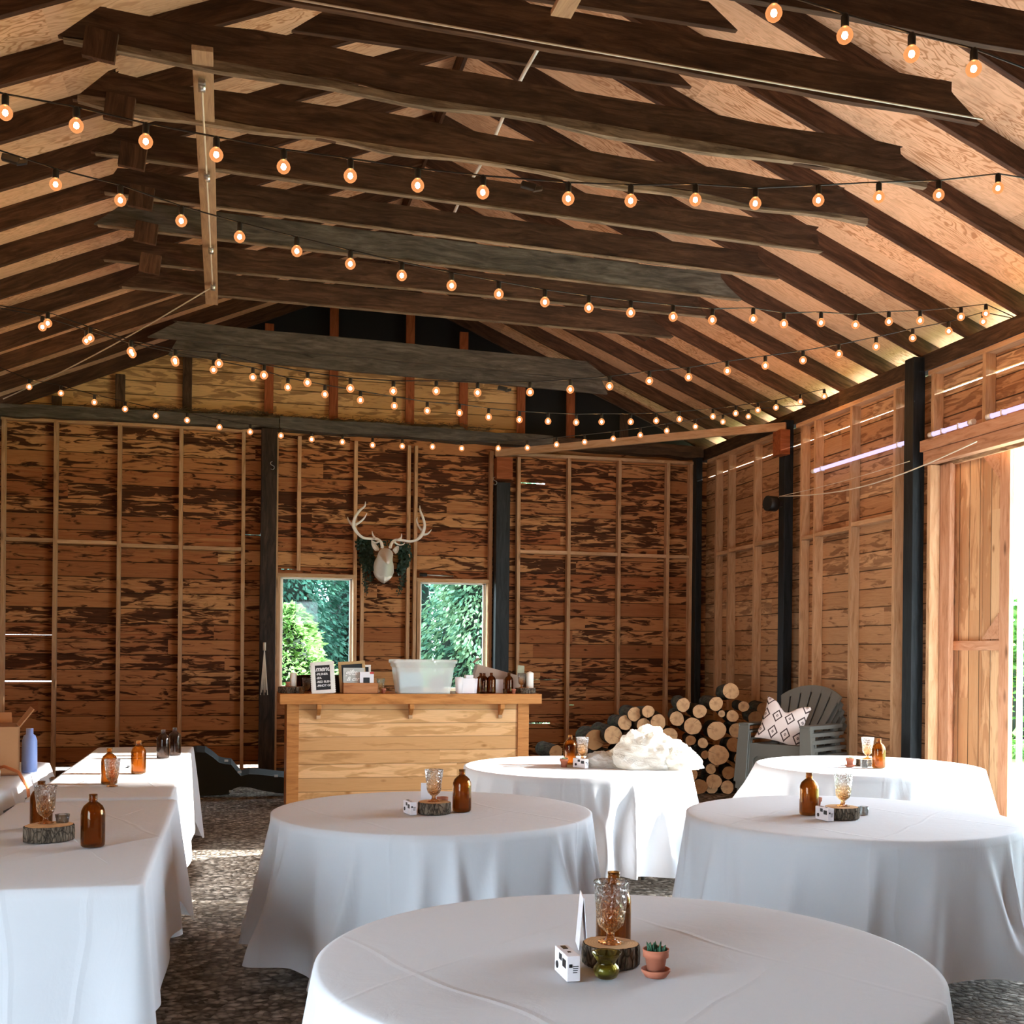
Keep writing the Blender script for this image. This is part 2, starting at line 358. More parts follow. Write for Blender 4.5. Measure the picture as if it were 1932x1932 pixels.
M['kraft'] = plain('cardboard', 'c08d62', .8, var=.1)
M['kraft2'] = plain('cardboard_grey', 'a08878', .8)
M['chalk'] = plain('chalkboard', '24262a', .7, var=.1)
M['chalktext'] = plain('chalk_lettering', 'e8e8e6', .8)
M['greycloth'] = plain('grey_cloth', '6d6d68', .85)
M['bluepl'] = plain('blue_plastic', '7f9ad8', .4)
M['tan'] = plain('tan_wood', 'b89464', .7, var=.2)
M['box'] = lumber_mat('tray_wood', 'b87f54', 'a56c44', '7a4a2c', knots=.3)
M['redpl'] = plain('red_plastic', 'c84840', .5)
M['straw'] = plain('straw', '6e6048', .9)
M['deepblack'] = plain('deep_black', '0b0d0d', .8)  # ridge cap, and the gable void's darkness put into colour
M['orange'] = plain('orange_rope', 'c87848', .7)
def bark():
    t = NT('bark'); o = t.obj(); v = t.V('MULTIPLY', o, (1, 1, .35)); n = t.noise(v, 45, 5, .7, .6); vo = t.N('ShaderNodeTexVoronoi', feature='DISTANCE_TO_EDGE'); t.set(vo, 'Vector', t.V('MULTIPLY', o, (1, 1, .4))); vo.inputs['Scale'].default_value = 60
    col = t.mix(t.mr(n, .35, .65), S('3c342c'), S('8a7b6a')); col = t.mix(t.mr(vo.outputs[0], 0, .12, .8, 0), col, S('1c1814'))
    t.bump(t.M('ADD', n, t.mr(vo.outputs[0], 0, .3)), .8, .008); return t.P(col, .95, spec=.1)
M['bark'] = bark()
def endgrain(name='end_grain', a='d8ad80', b='b98658'):
    t = NT(name); o = t.obj(); r = t.rnd(); s = t.sep(t.V('ADD', o, t.V('MULTIPLY', t.noise(t.V('ADD', o, t.comb(r, r, r)), 14, 2, .5, 0, 'Color'), (.012, .012, 0))))
    d = t.M('SQRT', t.M('ADD', t.M('MULTIPLY', s[0], s[0]), t.M('MULTIPLY', s[1], s[1])))
    col = t.mix(t.mr(t.M('SINE', t.M('MULTIPLY', d, 900.)), -1, 1, 0, .35), S(a), S(b))
    col = t.mix(t.mr(t.noise(t.V('ADD', o, t.comb(t.M('MULTIPLY', r, 9.), r, r)), 22, 4, .6), .5, .7, 0, .4), col, S('8a5c38'))
    col = t.mix(t.mr(d, 0, .03, .45, 0), col, S('7a4c2c'))
    ang = t.M('ARCTAN2', s[1], s[0]); cr = t.mr(t.M('ABSOLUTE', t.M('SUBTRACT', ang, t.M('MULTIPLY', t.M('SUBTRACT', r, .5), 6.))), .0, .05, .8, 0)
    col = t.mix(t.M('MULTIPLY', cr, t.mr(d, .02, .03)), col, S('2a1a10'))
    return t.P(col, .85, spec=.15)
M['end'] = endgrain()
M['enddark'] = endgrain('end_grain_dark', 'a87a50', '7a5232')
def mossbark():
    t = NT('log_bark'); o = t.obj(); n = t.noise(t.V('MULTIPLY', o, (1, 1, .4)), 30, 5, .7); col = t.mix(t.mr(n, .35, .65), S('231e19'), S('51483c')); g = t.noise(o, 8, 3)
    col = t.mix(t.mr(g, .55, .65, 0, .6), col, S('3a4630')); t.bump(n, .8, .01); return t.P(col, .95, spec=.1)
M['logbark'] = mossbark()
def emis(name, col, st):
    t = NT(name); e = t.N('ShaderNodeEmission'); e.inputs[0].default_value = S(col); e.inputs[1].default_value = st; t.L(e.outputs[0], t.out.inputs[0]); return t.mat
M['filament'] = emis('filament', 'ffc480', 500)
M['tubeglow'] = emis('tube_glow', 'cdbcf6', 1.5)
def bulbglass():
    t = NT('amber_bulb'); e = t.N('ShaderNodeEmission'); e.inputs[0].default_value = S('ffa868'); e.inputs[1].default_value = 1.0
    tp = t.N('ShaderNodeBsdfTransparent'); tp.inputs[0].default_value = (1, .82, .6, 1); lw = t.N('ShaderNodeLayerWeight'); lw.inputs[0].default_value = .35
    mx = t.N('ShaderNodeMixShader'); t.L(t.mr(lw.outputs['Facing'], 0, 1, .5, .85), mx.inputs[0]); t.L(tp.outputs[0], mx.inputs[1]); t.L(e.outputs[0], mx.inputs[2]); t.L(mx.outputs[0], t.out.inputs[0]); return t.mat
M['bulb'] = bulbglass()
M['filglow'] = emis('filament_halo', 'ffb060', 2.2)
def tulle():
    t = NT('white_bundle'); o = t.obj(); n = t.noise(t.V('MULTIPLY', o, (1, 1, 2)), 9, 5, .65, 1.5); t.bump(n, .9, .05); t.P(S('f0eee8'), .6, spec=.3)
    tr = t.N('ShaderNodeBsdfTranslucent'); tr.inputs[0].default_value = S('f0eee8'); mx = t.N('ShaderNodeMixShader'); mx.inputs[0].default_value = .35
    t.L(t.b.outputs[0], mx.inputs[1]); t.L(tr.outputs[0], mx.inputs[2]); t.L(mx.outputs[0], t.out.inputs[0]); return t.mat
M['tulle'] = tulle()
def pillowmat():
    t = NT('pillow_fabric'); s = t.sep(t.obj())
    def fold(a, p): return t.M('ABSOLUTE', t.M('SUBTRACT', t.M('FRACT', t.M('DIVIDE', t.M('ADD', a, 5.), p)), .5))
    d = t.M('ADD', fold(s[0], .125), fold(s[2], .165))          # 0..1 diamonds
    l1 = t.mr(t.M('ABSOLUTE', t.M('SUBTRACT', d, .36)), .045, .07, 1, 0); l2 = t.mr(d, .09, .11, 1, 0); l3 = t.mr(d, .035, .05, 1, 0)
    k = t.M('SUBTRACT', t.M('MAXIMUM', l1, l2), l3, clamp=True)
    return t.P(t.mix(k, S('cbbab2'), S('40302f')), .9, spec=.1)
M['pillow'] = pillowmat()
def leafmat(name, a, b, tr_=.35):
    t = NT(name); n = t.noise(t.obj(), 3.5, 3); col = t.mix(t.mr(n, .35, .65), S(a), S(b)); t.P(col, .6, spec=.2)
    tr = t.N('ShaderNodeBsdfTranslucent'); t.set(tr, 0, col); mx = t.N('ShaderNodeMixShader'); mx.inputs[0].default_value = tr_
    t.L(t.b.outputs[0], mx.inputs[1]); t.L(tr.outputs[0], mx.inputs[2]); t.L(mx.outputs[0], t.out.inputs[0]); return t.mat
M['conifer'] = leafmat('conifer_needles', '1c4438', '4a7a68')
M['conifer2'] = leafmat('pale_conifer', '42705c', '86a67c')
M['shrub'] = leafmat('light_leaves', '5c8c44', '9cc080', .45)
M['hedge'] = leafmat('hedge_leaves', '38682c', '6a9a50')
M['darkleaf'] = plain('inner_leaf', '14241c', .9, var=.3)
M['trunk'] = plain('trunk', '5a4a3c', .95, bump=.5, bsc=20, var=.4)
M['frond'] = M['conifer']

# ------------------------------------------------------------------ setting: barn shell
XL, XR, YB, YF = -2.70, 6.13, 14.56, -2.6        # inner faces
RX, RZ, SL = 1.71, 6.21, 0.425                    # ridge x, underside of rafters at ridge, slope
def zr(x): return RZ-SL*abs(x-RX)
b = MB(); b.box(-30, 6.35, -12, 40, -.2, 0); b.build('floor', M['gravel'])['kind'] = 'structure'
b = MB(); b.box(6.35, 60, -30, 60, -.2, .0); g = b.build('lawn', M['lawn']); apr = MB().box(6.36, 9.2, -20, 16, -.1, .004).build('bounce_strip', M['bounceground']); apr['kind'] = 'structure'; tag(g, kind='structure')  # pale strip along the wall is added to bounce light up under the eaves

def planks(name, axis, fixed, a0, a1, z0, z1, h, mat, openings=(), th=.024, out=1, zoff=0., clip=None):
    """boards as one mesh, cut round openings (a0,a1,z0,z1)"""
    b = MB(); zs = set([z0, z1])
    k = math.ceil((z0-zoff)/h)
    while k*h+zoff < z1: zs.add(k*h+zoff); k += 1
    for o in openings:
        for z in (o[2], o[3]):
            if z0 < z < z1: zs.add(z)
    zs = sorted(zs)
    for i in range(len(zs)-1):
        za, zb = zs[i], zs[i+1]; mid = (za+zb)/2
        if zb-za < 1e-4: continue
        row = math.floor((mid-zoff)/h); off = ((row*7919) % 13)/13*.006
        A0, A1 = (a0, a1) if not clip else clip(za, zb, a0, a1)
        if A1-A0 < .02: continue
        segs = [(A0, A1)]
        for o in openings:
            if o[2] <= mid <= o[3]:
                ns = []
                for s0, s1 in segs:
                    if o[1] <= s0 or o[0] >= s1: ns.append((s0, s1))
                    else:
                        if o[0] > s0: ns.append((s0, o[0]))
                        if o[1] < s1: ns.append((o[1], s1))
                segs = ns
        for s0, s1 in segs:
            f0 = fixed+out*off; f1 = fixed+out*(th+off); lo, hi = min(f0, f1), max(f0, f1)
            if axis == 'X': b.box(s0, s1, lo, hi, za, zb)
            else: b.box(lo, hi, s0, s1, za, zb)
    o = b.build(name, mat); o['kind'] = 'structure'; return o

WIN = [(.54, 1.44, 1.08, 2.47), (2.29, 3.17, 1.06, 2.45)]
gaps = [(-2.68, -2.12, 1.155, 1.166), (-2.68, -2.12, 1.712, 1.7132), (-2.68, .30, .095, .135), (3.75, 4.05, .62, .637), (4.30, 4.38, .865, .872), (3.58, 3.95, 3.775, 3.79), (3.6, 4.2, 1.2, 1.202), (.10, .33, 2.98, 2.99), (.55, .72, 2.565, 2.575)]
wb = planks('wall_back', 'X', YB, XL-.1, XR+.12, 0, 4.34, .186, M['slab'], WIN+gaps)
DOOR = (4.3, 9.12, 0, 3.28)
wr = planks('wall_right', 'Y', XR+.10, YF, YB+.02, 0, 4.16, .186, M['slab_y'], [DOOR, (YF, 9.3, 3.955, 3.972), (9.5, 14.5, 3.955, 3.966)])
wl = planks('wall_left', 'Y', XL-.13, YF, YB+.02, 0, 4.16, .186, M['slab_y'], [(-.8, 2.4, 0, 2.7)], out=-1)
wf = planks('wall_front', 'X', YF, XL-.1, XR+.12, 0, 4.34, .186, M['slab'], [(1.6, 2.2, 2.3, 2.9)], out=-1)
wfg = planks('wall_front_gable', 'X', YF, XL-.1, XR+.12, 4.34, 6.2, .186, M['slab'], [], out=-1, clip=lambda za, zb, a, c: (RX-(6.3-za)/SL+.05, RX+(6.3-za)/SL-.05)); wfg.parent = wf
# gable of the back wall: boards low down, black panel paints the unlit void
b = MB(); b.prism([(XL, 4.32), (3.60, 4.32), (3.60, 5.30), (RX-(6.36-5.30)/SL, 5.30), (XL+.05, 4.52)], (0, 14.66, 0), (1, 0, 0), (0, 0, 1), (0, .024, 0)); b.build('gable_board', M['gable'], wb)
b = MB(); b.prism([(XL-.1, 4.2), (XR+.1, 4.2), (XR+.1, 4.45), (RX, 6.4), (XL-.1, 4.45)], (0, 14.80, 0), (1, 0, 0), (0, 0, 1), (0, .03, 0)); b.build('gable_void_panel', M['deepblack'], wb)

# studs and rails on the back wall
def stud(p, x, z0, z1, mat='stud', wd=.045, dp=.095, y=YB-.0475):
    return lumber('stud', (x, y, z0), (x+random.uniform(-.01, .01), y, z1), dp, wd, M[mat], p, up=(1, 0, 0), rough=.004, seg=4)
for x, z0, z1 in [(-2.66, 0, 4.25), (-2.09, 0, 4.25), (-1.37, 0, 4.25), (-.65, 0, 4.25), (.09, 0, 4.25), (.49, 0, 4.2), (.76, 2.55, 4.22), (1.465, 0, 4.2), (1.55, 0, 2.72), (2.13, 0, 4.18), (2.215, 0, 4.18),
                  (3.20, 0, 4.16), (3.58, 0, 4.1), (4.26, 0, 4.12), (4.96, 0, 4.12), (5.64, 0, 4.12), (5.97, 0, 4.12)]:
    stud(wb, x, z0, z1)
for x0, x1, z in [(-2.64, -2.11, 2.835), (-2.07, -1.39, 2.825), (-1.35, -.67, 2.80), (-.63, .07, 2.795), (3.60, 4.24, 2.875), (4.28, 4.94, 2.875), (4.98, 5.62, 2.87), (5.66, 5.95, 2.87)]:
    lumber('rail', (x0, YB-.045, z), (x1, YB-.045, z), .085, .045, M['stud'], wb)
for x0, x1, z in [(-2.7, .3, 4.255), (3.45, 6.0, 4.14)]: lumber('top_plate', (x0, YB-.045, z), (x1, YB-.045, z), .095, .04, M['stud'], wb)
lumber('sill', (XL, YB+.02, .045), (6.1, YB+.02, .045), .06, .09, M['plate'], wb)
for i, (x0, x1, z0, z1) in enumerate(WIN):
    wn_ = empty('window_%d' % (i+1), (0, 0, 0)); wn_['kind'] = 'structure'
    for (a, c, d, e) in ((x0-.045, x1+.045, z1, z1+.045), (x0-.045, x1+.045, z0-.045, z0)):
        lumber('window_header', (a, YB-.03, (d+e)/2), (c, YB-.03, (d+e)/2), .13, .045, M['stud'], wn_)
    for xx in (x0-.02, x1+.02): lumber('window_jamb', (xx, YB-.03, z0), (xx, YB-.03, z1), .12, .04, M['stud'], wn_, up=(1, 0, 0))
    b = MB(); y0, y1 = YB+.03, YB+.075; t_ = .035
    b.box(x0, x0+t_, y0, y1, z0, z1).box(x1-t_, x1, y0, y1, z0, z1).box(x0, x1, y0, y1, z1-.02, z1).box(x0, x1, y0, y1, z0, z0+t_)
    b.build('window_frame', M['white'], wn_, bevel=.004)
    MB().box(x0+t_, x1-t_, YB+.05, YB+.054, z0+t_, z1-.02).build('pane', M['pane'], wn_)
# big beam across the back wall
tag(lumber('tie_beam', (XL, YB-.10, 4.335), (.50, YB-.10, 4.35), .20, .14, M['tiegrey'], rough=.03, seg=14), 'old grey timber beam along the back wall above the four-bay stud wall, left of the dark post', 'beam')
tag(lumber('tie_beam', (.51, YB-.10, 4.35), (4.0, YB-.10, 4.315), .20, .15, M['tiegrey'], rough=.03, seg=14), 'old grey timber beam over the two windows, running right from the dark post', 'beam')
tag(lumber('tie_beam', (4.0, YB-.10, 4.30), (6.1, YB-.10, 4.27), .20, .15, M['plate'], rough=.02, seg=8), 'brown beam on top of the back wall in the corner with the side wall', 'beam')
for x, red in [(-2.1, 0), (-1.38, 0), (-.6, 0), (.38, 1), (1.18, 1), (2.15, 1), (2.85, 1), (3.62, 1), (4.3, 1), (5.05, 0)]:
    lumber('gable_stud', (x, 14.60, 4.40), (x, 14.60, zr(x)-.02), .05, .11, M['stud_red' if red else 'plate'], wb, up=(1, 0, 0))
# posts
def post(x, y, wx, wy, z1, mat, label):
    o = lumber('post', (x, y, 0), (x, y, z1), wy, wx, M[mat], up=(1, 0, 0), rough=.004, seg=6, bev=.006); return tag(o, label, 'post')
post(.385, YB-.16, .19, .18, 4.27, 'oldpost', 'dark brown weathered post beside the window on the bar side, rope tassel hanging on it')
post(3.33, YB-.16, .18, .18, 3.74, 'post', 'black painted post beside the window nearest the woodpile, with an S hook near its top')
post(6.045, YB-.12, .09, .14, 4.2, 'post', 'narrow black post in the corner where the back wall meets the side wall')
post(6.075, 11.93, .11, .14, 4.22, 'post', 'black post on the side wall behind the grey stacked chairs, round speaker on it')
post(6.075, 9.40, .12, .15, 4.30, 'post', 'black post on the side wall next to the sliding door')
# right wall framing
def rstud(y, z0, z1, wd=.045, x=XR+.05, dp=.10): return lumber('stud', (x, y, z0), (x, y+random.uniform(-.008, .008), z1), wd, dp, M['stud'], wr, up=(1, 0, 0), rough=.004, seg=4)
for y in (14.02, 13.62, 12.88, 12.12): rstud(y, 0, 4.12)
for y in (11.68, 11.38, 10.62, 9.83): rstud(y, 0, 4.12)
for y in (9.20, 8.47, 7.6, 6.8, 6.0, 5.2, 4.4): rstud(y, 3.52, 4.12)
for y in (4.25, 3.5, 2.7, 1.9, 1.1, .3): rstud(y, 0, 4.1)
for y0, y1, z in [(13.99, 13.64, 2.875), (13.6, 12.9, 2.89), (12.86, 12.14, 2.90), (11.66, 11.40, 2.86), (11.36, 10.64, 2.87), (10.60, 9.85, 2.90)]:
    lumber('rail', (XR+.05, y0, z), (XR+.05, y1, z), .10, .045, M['stud'], wr)
for y0, y1 in [(14.3, 12.05), (11.8, 9.5), (9.27, 4.2)]:
    lumber('top_plate', (XR+.05, y0, 4.14), (XR+.05, y1, 4.14), .11, .045, M['stud'], wr)
lumber('wall_plate', (XR+.07, YB, 4.245), (XR+.07, YF, 4.245), .15, .15, M['plate'], wr, rough=.012, seg=20)
lumber('wall_plate', (XL-.07, YB, 4.245), (XL-.07, YF, 4.245), .15, .15, M['plate'], wl, rough=.012, seg=20)
lumber('sill', (XR+.06, YB, .04), (XR+.06, 9.2, .04), .10, .08, M['plate'], wr)
# door header and jamb, sliding door leaf outside the wall
dj = empty('door_1'); dj['kind'] = 'structure'
lumber('door_header', (XR-.03, 9.30, 3.47), (XR-.03, 4.1, 3.47), .07, .10, M['fir'], dj)
lumber('door_header', (XR-.01, 9.26, 3.355), (XR-.01, 4.2, 3.355), .09, .12, M['fir'], dj)
lumber('door_jamb', (XR+.02, 9.205, 0), (XR+.02, 9.205, 3.29), .05, .10, M['stud'], dj, up=(1, 0, 0))
lumber('door_jamb', (XR+.10, 9.12, 0), (XR+.10, 9.12, 3.29), .16, .05, M['fir'], dj, up=(1, 0, 0))
XD = 6.36
b = MB()
for i in range(7):
    y0 = 8.43+i*.128; b.box(XD+.02+(i % 3)*.002, XD+.045, y0, y0+.126, .05, 3.42)
b.build('door_board', M['door'], dj)
for y in (8.465, 9.27): lumber('door_stile', (XD, y, .05), (XD, y, 3.42), .13, .04, M['fir'], dj, up=(1, 0, 0))
for z in (1.655, .12, 3.35): lumber('door_rail', (XD, 8.53, z), (XD, 9.20, z), .04, .085 if z > 1 else .12, M['fir'], dj)
for z, s_ in ((3.30, -1), (1.71, 1)):
    b = MB(); b.prism([(8.53, z), (8.75, z), (8.53, z+.22*s_)], (XD-.025, 0, 0), (0, 1, 0), (0, 0, 1), (.012, 0, 0)); b.build('corner_gusset', M['fir'], dj)
MB().box(6.42, 6.46, 8.37, 8.40, 0, 3.5).build('door_edge_trim', M['white'], dj)
lumber('door_track', (6.42, 11.3, 3.52), (6.42, 2.4, 3.52), .05, .08, M['plate'], dj)

# roof: ceiling > roof_panel, rafters, ridge board
ce = empty('ceiling'); ce['kind'] = 'structure'
def slopev(x, dz): return RZ-SL*abs(x-RX)+dz
for sgn in (-1, 1):
    xe = RX+sgn*4.95
    b = MB(); z0 = slopev(RX, .17); z1 = slopev(xe, .17); th = .022
    b.add([(RX+sgn*.008, YF-.3, z0), (xe, YF-.3, z1), (xe, 14.95, z1), (RX+sgn*.008, 14.95, z0), (RX+sgn*.008, YF-.3, z0+th), (xe, YF-.3, z1+th), (xe, 14.95, z1+th), (RX+sgn*.008, 14.95, z0+th)],
          [(0, 1, 2, 3), (7, 6, 5, 4), (0, 4, 5, 1), (1, 5, 6, 2), (2, 6, 7, 3), (3, 7, 4, 0)])
    b.build('roof_panel', M['ply'], ce)
b = MB(); b.box(RX-.25, RX+.25, YF-.35, 15, RZ+.20, RZ+.23); b.build('ridge_cap', M['deepblack'], ce)
lumber('ridge_board', (RX, YF, RZ+.07), (RX, 14.7, RZ+.07), .03, .17, M['rafter'], ce)
RY = [-2.4, -1.65, -.9, -.15, .6, 1.35, 2.1, 2.85, 3.6, 4.35, 5.26, 5.98, 6.66, 7.36, 8.05, 8.74, 9.42, 10.12, 10.86, 11.60, 12.30, 12.95, 13.70, 14.50]
for y in RY:
    for sgn in (-1, 1):
        xe = RX+sgn*4.62; L_ = .085
        lumber('rafter', (xe, y, slopev(xe, .085)), (RX+sgn*.02, y, slopev(RX, .085)), .045, .155, M['rafter'], ce, up=(0, 0, 1), rough=.006, seg=10)
# collar ties: separate timbers nailed to the near side of the rafters
TT = [(None, None, 'tie', 'nearest one overhead, cut by the top corner of the picture'), (None, (1848, 235), 'tie', 'spanning wide overhead with a wire under its lower edge'),
      ((110, 72), (1752, 346), 'tie', 'the pale hanging board starts under this one'), ((138, 184), (1638, 419), 'tie', 'ragged pale waney lower edge, behind the tie with the hanging board'),
      ((172, 288), (1553, 476), 'tie', 'thin pale strip along its underside, behind the first row of bulbs'), ((190, 363), (1471, 526), 'tie', 'middle of the roof, between the waney ties and the grey one'),
      ((178, 424), (1399, 566), 'tiegrey', ''), ((190, 490), (1335, 598), 'tie', 'just beyond the weathered grey tie'), ((225, 541), (1271, 637), 'tie', 'shorter one under the dark gable opening, bulbs strung in front')]
def tie_ends(lu, ru, zl=4.88, zr_=4.72): return onz(*lu, zl), onz(*ru, zr_)
for i, (lu, ru, mt, tx) in enumerate(TT):
    h = [.21, .21, .20, .195, .19, .19, .21, .20, .20][i]
    if i == 0: a_, c_ = Vector((-1.0, 5.20, 4.88)), Vector((4.45, 5.24, 4.72))
    elif i == 1: c_ = onz(*ru, 4.72); a_ = Vector((-1.0, c_.y-.05, 4.88))
    else: a_, c_ = tie_ends(lu, ru)
    up_ = Vector((0, 0, h/2))
    o = lumber('collar_tie', a_+up_, c_+up_, .042, h, M[mt], rough=.045 if i in (2, 3) else .012, seg=26, ends=(.24, .28))
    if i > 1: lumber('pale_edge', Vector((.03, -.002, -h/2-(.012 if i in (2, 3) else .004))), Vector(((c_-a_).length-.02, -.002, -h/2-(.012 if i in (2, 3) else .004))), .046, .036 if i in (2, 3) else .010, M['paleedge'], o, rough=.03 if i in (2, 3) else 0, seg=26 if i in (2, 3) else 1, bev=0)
    tag(o, 'weathered silver-grey collar tie with rough grain across the roof' if mt == 'tiegrey' else 'dark brown collar tie, '+tx, 'roof timber', 'collar ties across the roof')
a_, c_ = tie_ends((279, 637), (1152, 719))
o = lumber('collar_tie', a_+Vector((0, 0, .10)), c_+Vector((0, 0, .10)), .05, .20, M['tiegrey'], rough=.01, seg=20, ends=(.3, .3)); tag(o, 'upper of the doubled grey collar ties in front of the boarded gable', 'roof timber', 'collar ties across the roof')
o = lumber('collar_tie', (-.75, 13.3, 4.93), (4.35, 13.2, 4.79), .05, .20, M['tiegrey'], rough=.01, seg=20, ends=(.1, .1)); tag(o, 'lower, farther one of the doubled grey ties beside the boarded gable', 'roof timber', 'collar ties across the roof')
for y, x0, x1, tx in [(6.55, .3, 3.02, 'short dark upper tie high in the roof, cut by the top edge of the photo'), (7.29, .31, 3.02, 'short dark upper tie high under the ridge with twin pale lines')]:
    tag(lumber('upper_tie', (x0, y+.10, 5.55), (x1, y+.10, 5.53), .04, .15, M['tie'], seg=6, ends=(.2, .2)), tx, 'roof timber')
for i, (y, x) in enumerate([(6.56, -.75), (7.30, -.72), (7.98, -.70), (8.69, -.70), (9.42, -.72), (10.16, -.74)]):
    o = lumber('rafter_block', (x, y-.0, 4.74), (x+.02, y-.0, 4.90), .04, .17, M['rafter'], up=(1, 0, 0)); tag(o, ['brown block nailed under the end of the tie that holds the pale board', 'brown block under the end of the waney tie', 'grey block below the tie with the pale underside', 'stained grey block below the middle tie', 'brown block under the silver-grey tie end', 'small brown block beyond the silver-grey tie'][i], 'wood block')
o = lumber('rafter_block', (4.15, 11.6, 5.02), (4.30, 11.6, 4.96), .30, .04, M['plate']); tag(o, 'square plywood patch between rafters above the far string of bulbs', 'wood block')

# pale board hung below the ties with its cord and pulleys
hb = empty('hanging_board', (-.22, 6.6, 4.83), 0, 'pale board fixed lengthwise under the collar ties, white cord and pulleys on it', 'board')
hbm = Matrix.Translation((.22, -6.6, -4.83))
def hp(p): return Vector(p)-Vector((-.22, 6.6, 4.83))
lumber('plank', hp((-.205, 6.50, 4.845)), hp((-.245, 11.25, 4.845)), .115, .03, M['board'], hb)
b = MB(); path = [hp(onz(381+i*1.0, 168+i*18.6, 4.80)) for i in range(21)]; b.tube(path, .007, 6); b.build('cord', M['rope'], hb)
for v in (160, 332, 470, 540):
    p = hp(onz(381+(v-160)*.055, v, 4.80)); b = MB(); b.obox(p, (.018, 0, 0), (0, .05, 0), (0, 0, .012)); b.tube([p+Vector((-.02, 0, -.01)), p+Vector((.02, 0, -.01))], .03, 12); b.build('pulley', M['steel'], hb)
b = MB(); p0 = onz(401, 541, 4.80); p1 = Vector((-2.62, 14.2, 4.42)); b.tube([p0.lerp(p1, t/12)-Vector((0, 0, .05*math.sin(PI*t/12))) for t in range(13)], .007, 6)
tag(b.build('rope', M['rope']), 'white rope running down from the pulleys on the pale board to the far corner', 'rope')
tag(lumber('roof_board', (1.62, 3.2, 4.84), (1.60, 5.68, 4.84), .11, .03, M['board']), 'end of a pale board under the nearest wide tie at the top edge of the photo', 'board')
b = MB(); b.tube([Vector((1.70+.012*math.sin(i), 5.6+i*.3, 5.11)) for i in range(13)], .012, 6); tag(b.build('conduit', M['white']), 'thin white cable lying across the tops of the ties', 'cable')
b = MB(); b.tube([(-.9, 5.86, 4.865), (4.25, 5.91, 4.72)], .006, 5); tag(b.build('wire', M['rope']), 'thin pale wire along the lower edge of the near collar tie', 'wire')
# diagonal brace
dg = empty('diagonal_brace', (3.32, 14.2, 4.05), 0, 'light pine timber spanning the corner from the black back post to the side wall post', 'timber')
def dp(p): return Vector(p)-Vector((3.32, 14.2, 4.05))
lumber('beam', dp((3.22, 14.28, 4.10)), dp((6.0, 11.80, 4.13)), .045, .09, M['stud'], dg)
MB().box(-.10, .11, .03, .20, -.28, .0).build('end_block', M['stud_red'], dg, bevel=.004)
q = dp((6.02, 11.86, 3.96)); MB().box(q.x-.10, q.x+.02, q.y-.09, q.y+.10, q.z-.15, q.z+.13).build('end_block', M['stud_red'], dg, bevel=.004)
# hay on the beam
b = MB(); random.seed(3)
for i in range(26): x = -1.5+i*.17; b.lathe([(.13, 4.40), (.10, 4.425+.02*random.random()), (.03, 4.45+.025*random.random())], 9, c=(x, 14.50, 0))
for i in range(2600):
    x = random.choice([random.gauss(-.1, .75), random.uniform(-1.6, 3.2)]); y = random.uniform(14.355, 14.62); z = 4.415+abs(random.gauss(0, .028))+.07*max(0, noise.noise(Vector((x*2, 0, 0))))
    a = random.uniform(0, PI); L_ = random.uniform(.04, .14); d = Vector((math.cos(a), math.sin(a)*.5, random.uniform(-.3, .3)))*L_/2; c = Vector((x, y, z)); s_ = Vector((0, .0, .002)); q = Vector((-d.y, d.x, 0)).normalized()*.0032
    b.add([c-d-q, c+d-q, c+d+q+s_, c-d+q+s_], [(0, 1, 2, 3)])
tag(b.build('hay', M['straw'], fix=False), 'old straw lying on top of the grey beam over the back wall', 'straw', kind='stuff')

# ------------------------------------------------------------------ outside
def foliage(name, c, R, H, n, mat, label, lsz=.09, droop=.4, z0=0., core='trunk', group=None):
    e = empty(name, c, 0, label, 'tree' if 'tree' in name or 'conifer' in name else 'shrub', group); b = MB(); rr = random.Random(label)
    for i in range(n):
        t = rr.random(); a = rr.uniform(0, 2*PI); pr = R*(1-t)**.55*(.62+.38*rr.random())*(1+.25*math.sin(a*5+t*17)); p = Vector((pr*math.cos(a), pr*math.sin(a), z0+t*(H-z0)))
        d = Vector((math.cos(a)+rr.uniform(-.6, .6), math.sin(a)+rr.uniform(-.6, .6), -droop+rr.uniform(-.5, .5))).normalized(); s_ = d.cross(Vector((rr.uniform(-1, 1), rr.uniform(-1, 1), 1))).normalized(); l = lsz*rr.uniform(.6, 1.5)
        b.add([p, p+d*l*.5+s_*l*.24, p+d*l, p+d*l*.5-s_*l*.24], [(0, 1, 2, 3)])
    b.build('foliage', mat, e, fix=False)
    MB().lathe([(R*.07, 0), (R*.05, H*.5), (.02, H*.93)], 10).build('trunk', M['trunk'], e)
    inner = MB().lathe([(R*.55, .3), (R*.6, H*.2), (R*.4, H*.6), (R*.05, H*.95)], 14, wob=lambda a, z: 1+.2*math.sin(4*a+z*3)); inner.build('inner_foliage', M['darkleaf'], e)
    return e
foliage('shrub', (.80, 17.6, 0), .85, 2.25, 8000, M['shrub'], 'bright light green leafy shrub just outside the first window', .10, 0)
foliage('conifer_tree', (2.75, 22.6, 0), 1.9, 8.5, 26000, M['conifer'], 'blue-green conifer behind the light shrub outside', .11, .7)
foliage('conifer_tree', (.6, 20.6, 0), 1.5, 6.5, 24000, M['conifer'], 'dark teal conifer seen through the first window top', .11, .7)
foliage('conifer_tree', (4.35, 18.9, 0), 1.6, 5.2, 30000, M['conifer2'], 'pale drooping conifer filling the second window', .10, .8)
foliage('conifer_tree', (7.2, 20.9, 0), 1.7, 7.0, 12000, M['conifer'], 'tall teal conifer outside, behind the pale drooping one', .17, .7)
foliage('hedge_shrub', (13.0, 15.5, 0), 2.2, 2.9, 9000, M['hedge'], 'green hedge shrub across the lawn beyond the sliding door', .16, 0)

